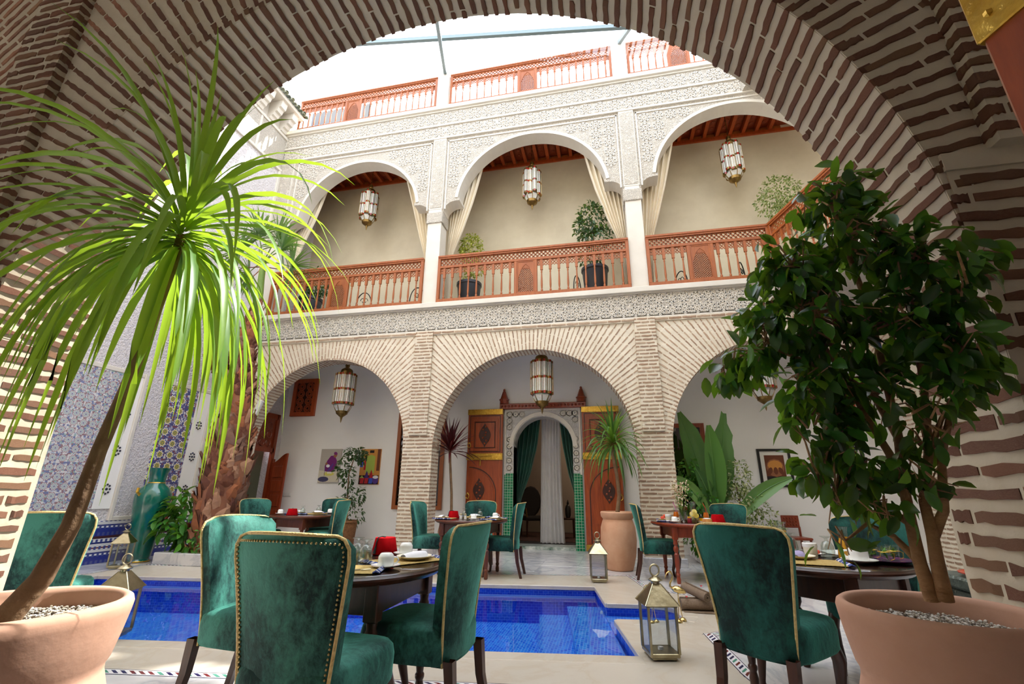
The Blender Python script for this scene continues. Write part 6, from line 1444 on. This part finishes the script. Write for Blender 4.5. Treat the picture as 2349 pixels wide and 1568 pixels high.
# far dracaena in tall terracotta jar
p = thing('plant_pot', 'tall pale terracotta jar holding the dracaena right of the salon doorway', 'pot', (.04, 7.86, 0), 0)
simple_pot(p, [(.18, 0), (.20, .015), (.25, .2), (.275, .42), (.265, .6), (.24, .68), (.225, .72), (.235, .735), (.255, .76), (.262, .82), (.25, .835), (.23, .82), (.22, .78)], m_terra2, 'terracotta_body', .78)
r = thing('dracaena', 'spiky green dracaena in the tall jar right of the salon doorway', 'plant', (.04, 7.86, .78)); stem(r, [(.0, 0, 0), (.05, 0, .3), (.03, 0, .62), (-.02, 0, .95), (0, 0, 1.12)], [.035, .03, .028, .026, .03])
dracaena(r, (0, 0, 1.13), 115, .78, .034, m_drac2, 1.5, -.6, 3.0)
r = thing('cordyline', 'dark red spiky cordyline left of the salon doorway', 'plant', (-3.08, 8.95, .55)); stem(r, [(0, 0, 0), (-.02, 0, .5), (-.08, 0, 1.1), (-.1, 0, 1.35)], [.03, .026, .024, .026])
dracaena(r, (-.1, 0, 1.36), 75, .70, .042, m_cordy, 1.55, -.15, .9)
p = thing('plant_pot', 'terracotta jar with the cordyline, behind the left chair of the doorway table', 'pot', (-3.08, 8.95, 0)); simple_pot(p, [(.16, 0), (.18, .015), (.23, .2), (.25, .38), (.22, .52), (.2, .55), (.22, .58), (.23, .62), (.21, .63), (.19, .58)], m_terra2, 'terracotta_body', .55)
# small hanging ficus in a wicker tub
p = thing('plant_pot', 'wooden tub holding the small hanging ficus in the left arch', 'pot', (-5.56, 9.4, 0)); simple_pot(p, [(.17, 0), (.18, .01), (.22, .46), (.24, .47), (.24, .5), (.22, .51), (.2, .46)], m_basket, 'wooden_tub', .45)
r = thing('potted_ficus', 'small ficus with hanging twigs between the two paintings', 'plant', (-5.56, 9.4, .45)); stem(r, [(0, 0, 0), (-.05, 0, .5), (-.08, 0, 1.0), (.02, 0, 1.4), (.12, 0, 1.5)], [.022, .018, .015, .012, .008])
for c, rad, n in (((.0, 0, 1.42), (.25, .2, .14), 140), ((-.25, 0, 1.12), (.16, .16, .22), 90), ((-.1, 0, .95), (.16, .15, .25), 90), ((.12, 0, .55), (.25, .2, .2), 110), ((-.15, 0, .4), (.3, .2, .12), 80), ((.16, 0, 1.36), (.14, .12, .14), 60), ((.2, 0, .15), (.2, .15, .2), 50)): bush(r, c, rad, n, LD, m_dkgreen)
# right planting bed: banana leaves, variegated bush, climbing greens
pb = thing('planting_bed', 'low stone kerb of the planting bed in the right brick arch', 'planter', (1.9, 9.2, 0)); mb = MB()
for x0, x1, y0, y1 in ((-.55, .9, -.62, -.52), (-.55, -.45, -.519, .75), (.8, .9, -.519, .75)): mb.bbox(x0, x1, y0, y1, 0, .14, .008)
mb.build('kerb', m_marble, pb); mb = MB(); mb.box(-.45, .8, -.52, .75, 0, .1); mb.build('soil', m_soil, pb)
r = thing('bird_of_paradise', 'broad-leaved banana-like plant standing in the right brick arch', 'plant', (1.74, 9.05, .1))
def broad(p0, mid, tip, W, nm, fold=.25, tear=0):
    p0, mid, tip = Vector(p0), Vector(mid), Vector(tip); K = 14; rows = []; st = []
    for j in range(K+1):
        t = j/K; a = p0.lerp(mid, t); b = mid.lerp(tip, t); p = a.lerp(b, t); st.append(p)
    L0 = 5; mb = MB(); mb.tube(st[:L0+2], [.028-.003*k for k in range(L0+2)], 7); mb.build('leaf_stalk', m_stalk, r, smooth=60)
    mb = MB()
    for j in range(L0, K+1):
        t = (j-L0)/(K-L0); d = (st[min(j+1, K)]-st[max(j-1, 0)]).normalized(); x = d.cross(Vector((0, -1, .15))).normalized(); z = x.cross(d)
        w = W*max(.03, math.sin(PI*min(.97, t*.9+.08))**.65); 
        rows.append([st[j]-x*w*.5+z*w*fold+rv(tear), st[j]-x*w*.25+z*w*fold*.4, st[j], st[j]+x*w*.25+z*w*fold*.4, st[j]+x*w*.5+z*w*fold+rv(tear)])
    mb.grid([[tuple(q) for q in rr] for rr in rows]); mb.tube([st[j]-Vector((0, .008, 0)) for j in range(L0, K+1)], [.012*(1-.07*(j-L0)) for j in range(L0, K+1)], 5); return mb.build('leaf', m_bop, r, smooth=60)
broad((-.05, 0, 0), (-.05, 0, 1.2), (-.46, -.1, 2.45), .42, 'a', .3, .012); broad((0, 0, 0), (.05, -.05, 1.1), (.02, -.12, 2.2), .34, 'b', .6); broad((.03, .02, 0), (.12, 0, 1.2), (.34, -.05, 2.42), .36, 'c', .12, .022)
broad((-.02, 0, 0), (-.2, -.1, .9), (-.42, -.05, 1.7), .24, 'd'); broad((.05, -.05, 0), (.35, -.1, 1.0), (1.25, -.15, 1.28), .26, 'e'); broad((-.05, -.05, 0), (-.1, -.2, 1.1), (-.78, -.2, 1.3), .22, 'f'); broad((0, .05, 0), (.05, -.1, .8), (-.3, -.2, 1.45), .24, 'g')
r = thing('variegated_bush', 'pale variegated shrub right of the banana leaves', 'plant', (2.2, 9.15, .1)); stem(r, [(0, 0, 0), (-.02, 0, .7), (-.05, 0, 1.2)], [.025, .02, .012])
for c, rad, n in (((-.1, 0, 1.3), (.34, .25, .38), 520), ((.0, 0, .85), (.42, .3, .35), 460), ((.3, -.05, .6), (.26, .2, .26), 200), ((.45, -.05, .45), (.18, .15, .14), 90), ((-.3, 0, 1.35), (.25, .2, .2), 150)): bush(r, c, rad, n, LV, m_varieg)
r = thing('leafy_shrub', 'bright green leafy plant beside the right pillar behind the juices', 'plant', (1.36, 8.95, .1)); 
LG = SMALL(m_green, .085, .05); stem(r, [(0, 0, 0), (.02, 0, .9), (.0, 0, 1.6)], [.018, .014, .008])
for c, rad, n in (((-.02, 0, 1.45), (.16, .14, .2), 60), ((0, 0, 1.0), (.24, .2, .35), 160), ((.3, 0, .85), (.25, .18, .26), 110), ((.05, -.1, .35), (.28, .2, .3), 170), ((.45, -.1, .12), (.3, .15, .12), 70)): bush(r, c, rad, n, LG, m_green)
r = thing('climbing_vine', 'thin climbing vine on canes at the left end of the left brick arch', 'plant', (-7.62, 8.08, 0))
for x in (-.08, .1): stem(r, [(x, 0, 0), (x, 0, 2.1)], [.012, .010], M('cane', (196, 170, 110), rough=.8), 'cane')
for k in range(6): bush(r, (.02, 0, .25+.33*k), (.15, .12, .2), 46, SMALL(m_green, .05, .03), m_green)
# palm bed at the left
pb = thing('planting_bed', 'white marble planter box at the foot of the palm', 'planter', (-6.45, 6.95, 0)); mb = MB()
for x0, x1, y0, y1 in ((-.62, .50, -.50, -.38), (-.62, -.5, -.379, .7), (.38, .50, -.379, .7), (-.62, .50, .701, .8)): mb.bbox(x0, x1, y0, y1, 0, .17, .008)
mb.build('kerb', m_marble, pb); mb = MB(); mb.box(-.5, .38, -.38, .7, 0, .13); mb.build('soil', m_soil, pb)
r = thing('palm_tree', 'tall fan palm with a shaggy husk trunk before the left brick arch', 'tree', (-6.47, 6.9, .1))
core = [(0, 0, 0), (.0, 0, .6), (.03, 0, 1.3), (-.02, 0, 2.4), (-.12, 0, 3.6), (-.06, 0, 4.0), (.0, 0, 4.5)]
cr = [.30, .34, .33, .24, .15, .11, .07]
mb = MB(); mb.tube(core, cr, 12); mb.build('trunk', m_husk, r, smooth=60)
def husk_mesh(k):
    q = random.Random(k); mb = MB(); j = lambda v: v+q.uniform(-.02, .02)
    rows = [[(-.075, -.01, -.02), (0, .03, 0), (.075, -.01, -.02)], [(-.08, .02, .07), (0, .065, .08), (.08, .02, .07)], [(j(-.055), .05, .15), (j(0), .085, .16), (j(.055), .045, .14)], [(j(-.04), j(.08), .2), (j(-.01), .09, .21), (j(.03), j(.07), .2)], [(j(-.03), j(.12), j(.26)), (j(-.02), .10, .24), (j(.02), j(.1), j(.27))]]
    mb.grid(rows); mb.grid([[(p[0]*.96, p[1]-.012, p[2]) for p in r_][::-1] for r_ in rows]); return mb.mesh('husk', m_husk)
HM = [husk_mesh(k) for k in range(4)]
def along(t):
    z = t*core[-1][2]
    for a, b, ra, rb in zip(core, core[1:], cr, cr[1:]):
        if a[2] <= z <= b[2]: f = (z-a[2])/(b[2]-a[2]); return Vector(a).lerp(Vector(b), f), ra+(rb-ra)*f
    return Vector(core[-1]), cr[-1]
for k in range(290):
    t = (k+.5)/290; c, rad = along(t*.97); a = k*2.39996; s = .55+.9*rad/.33*.6
    mk('husk', HM[k % 4], r, TM((c.x+rad*.92*math.cos(a), c.y+rad*.92*math.sin(a), c.z-.05), rx=R.uniform(-.1, .35), ry=R.uniform(-.45, .45), rz=a-PI/2+R.uniform(-.4, .4), sc=(s*R.uniform(.8, 1.5), s, s*R.uniform(.6, 1.25))))
stem(r, [(0, 0, 4.4), (-.05, 0, 4.9), (-.08, 0, 5.35)], [.07, .062, .055], m_stalk, 'crownshaft')
def fan(base, d, L, n, spread):
    base, d = Vector(base), Vector(d).normalized(); mb = MB(); hub = base+d*L*.55; mb.tube([base, base.lerp(hub, .5)+Vector((0, 0, .03)), hub], [.016, .012, .009], 6); mb.build('frond_stalk', m_stalk, r, smooth=60)
    x = d.cross(Vector((0, 1, .2))).normalized(); mb = MB()
    for k in range(n):
        a = spread*(k/(n-1)-.5); q = d*math.cos(a)+x*math.sin(a); mb.grid(ribbon(hub, q+rv(.05), L*R.uniform(.5, .62), .045, 1.2, 6, twist=R.uniform(-.3, .3)))
    mb.build('fan_frond', m_palm, r, smooth=60)
for k, d in enumerate(((.6, -.2, .9), (-.5, -.1, 1), (1, -.3, .25), (-.9, -.2, .4), (.2, .5, 1), (.9, .3, -.1), (-.7, .3, -.1), (.1, -.6, .9))): fan((-.08, 0, 5.3), d, 1.0, 22, 3.6)
for k in range(5): 
    a = 1.3*k; stem(r, [(-.05, 0, 5.2), (-.05+.4*math.cos(a), .3*math.sin(a), 5.1), (-.05+.6*math.cos(a), .45*math.sin(a), 4.85)], [.012, .008, .004], m_husk, 'dry_frond')
r = thing('leafy_shrub', 'glossy green leafy bush at the foot of the palm', 'plant', (-7.0, 6.75, .12)); LB = [leaf_mesh('leaf', m_green, .17, .085, .3, 4), leaf_mesh('leaf', m_green, .15, .075, .45, 4)]
stem(r, [(0, 0, 0), (.02, 0, .5), (0, 0, .8)], [.02, .016, .01])
for c, rad, n in (((.0, -.05, .78), (.22, .18, .2), 45), ((.05, -.08, .5), (.36, .25, .3), 110), ((-.12, -.1, .45), (.28, .2, .22), 50), ((.25, -.1, .22), (.3, .2, .2), 60)): bush(r, c, rad, n, LB, m_green, limit=70)
r = thing('leafy_shrub', 'small pale green bush behind the left chair, at the foot of the palm', 'plant', (-6.25, 6.58, .12)); stem(r, [(0, 0, 0), (0, 0, .2)], [.012, .01])
bush(r, (0, 0, .22), (.30, .12, .22), 240, SMALL(m_yel, .06, .035), m_green)
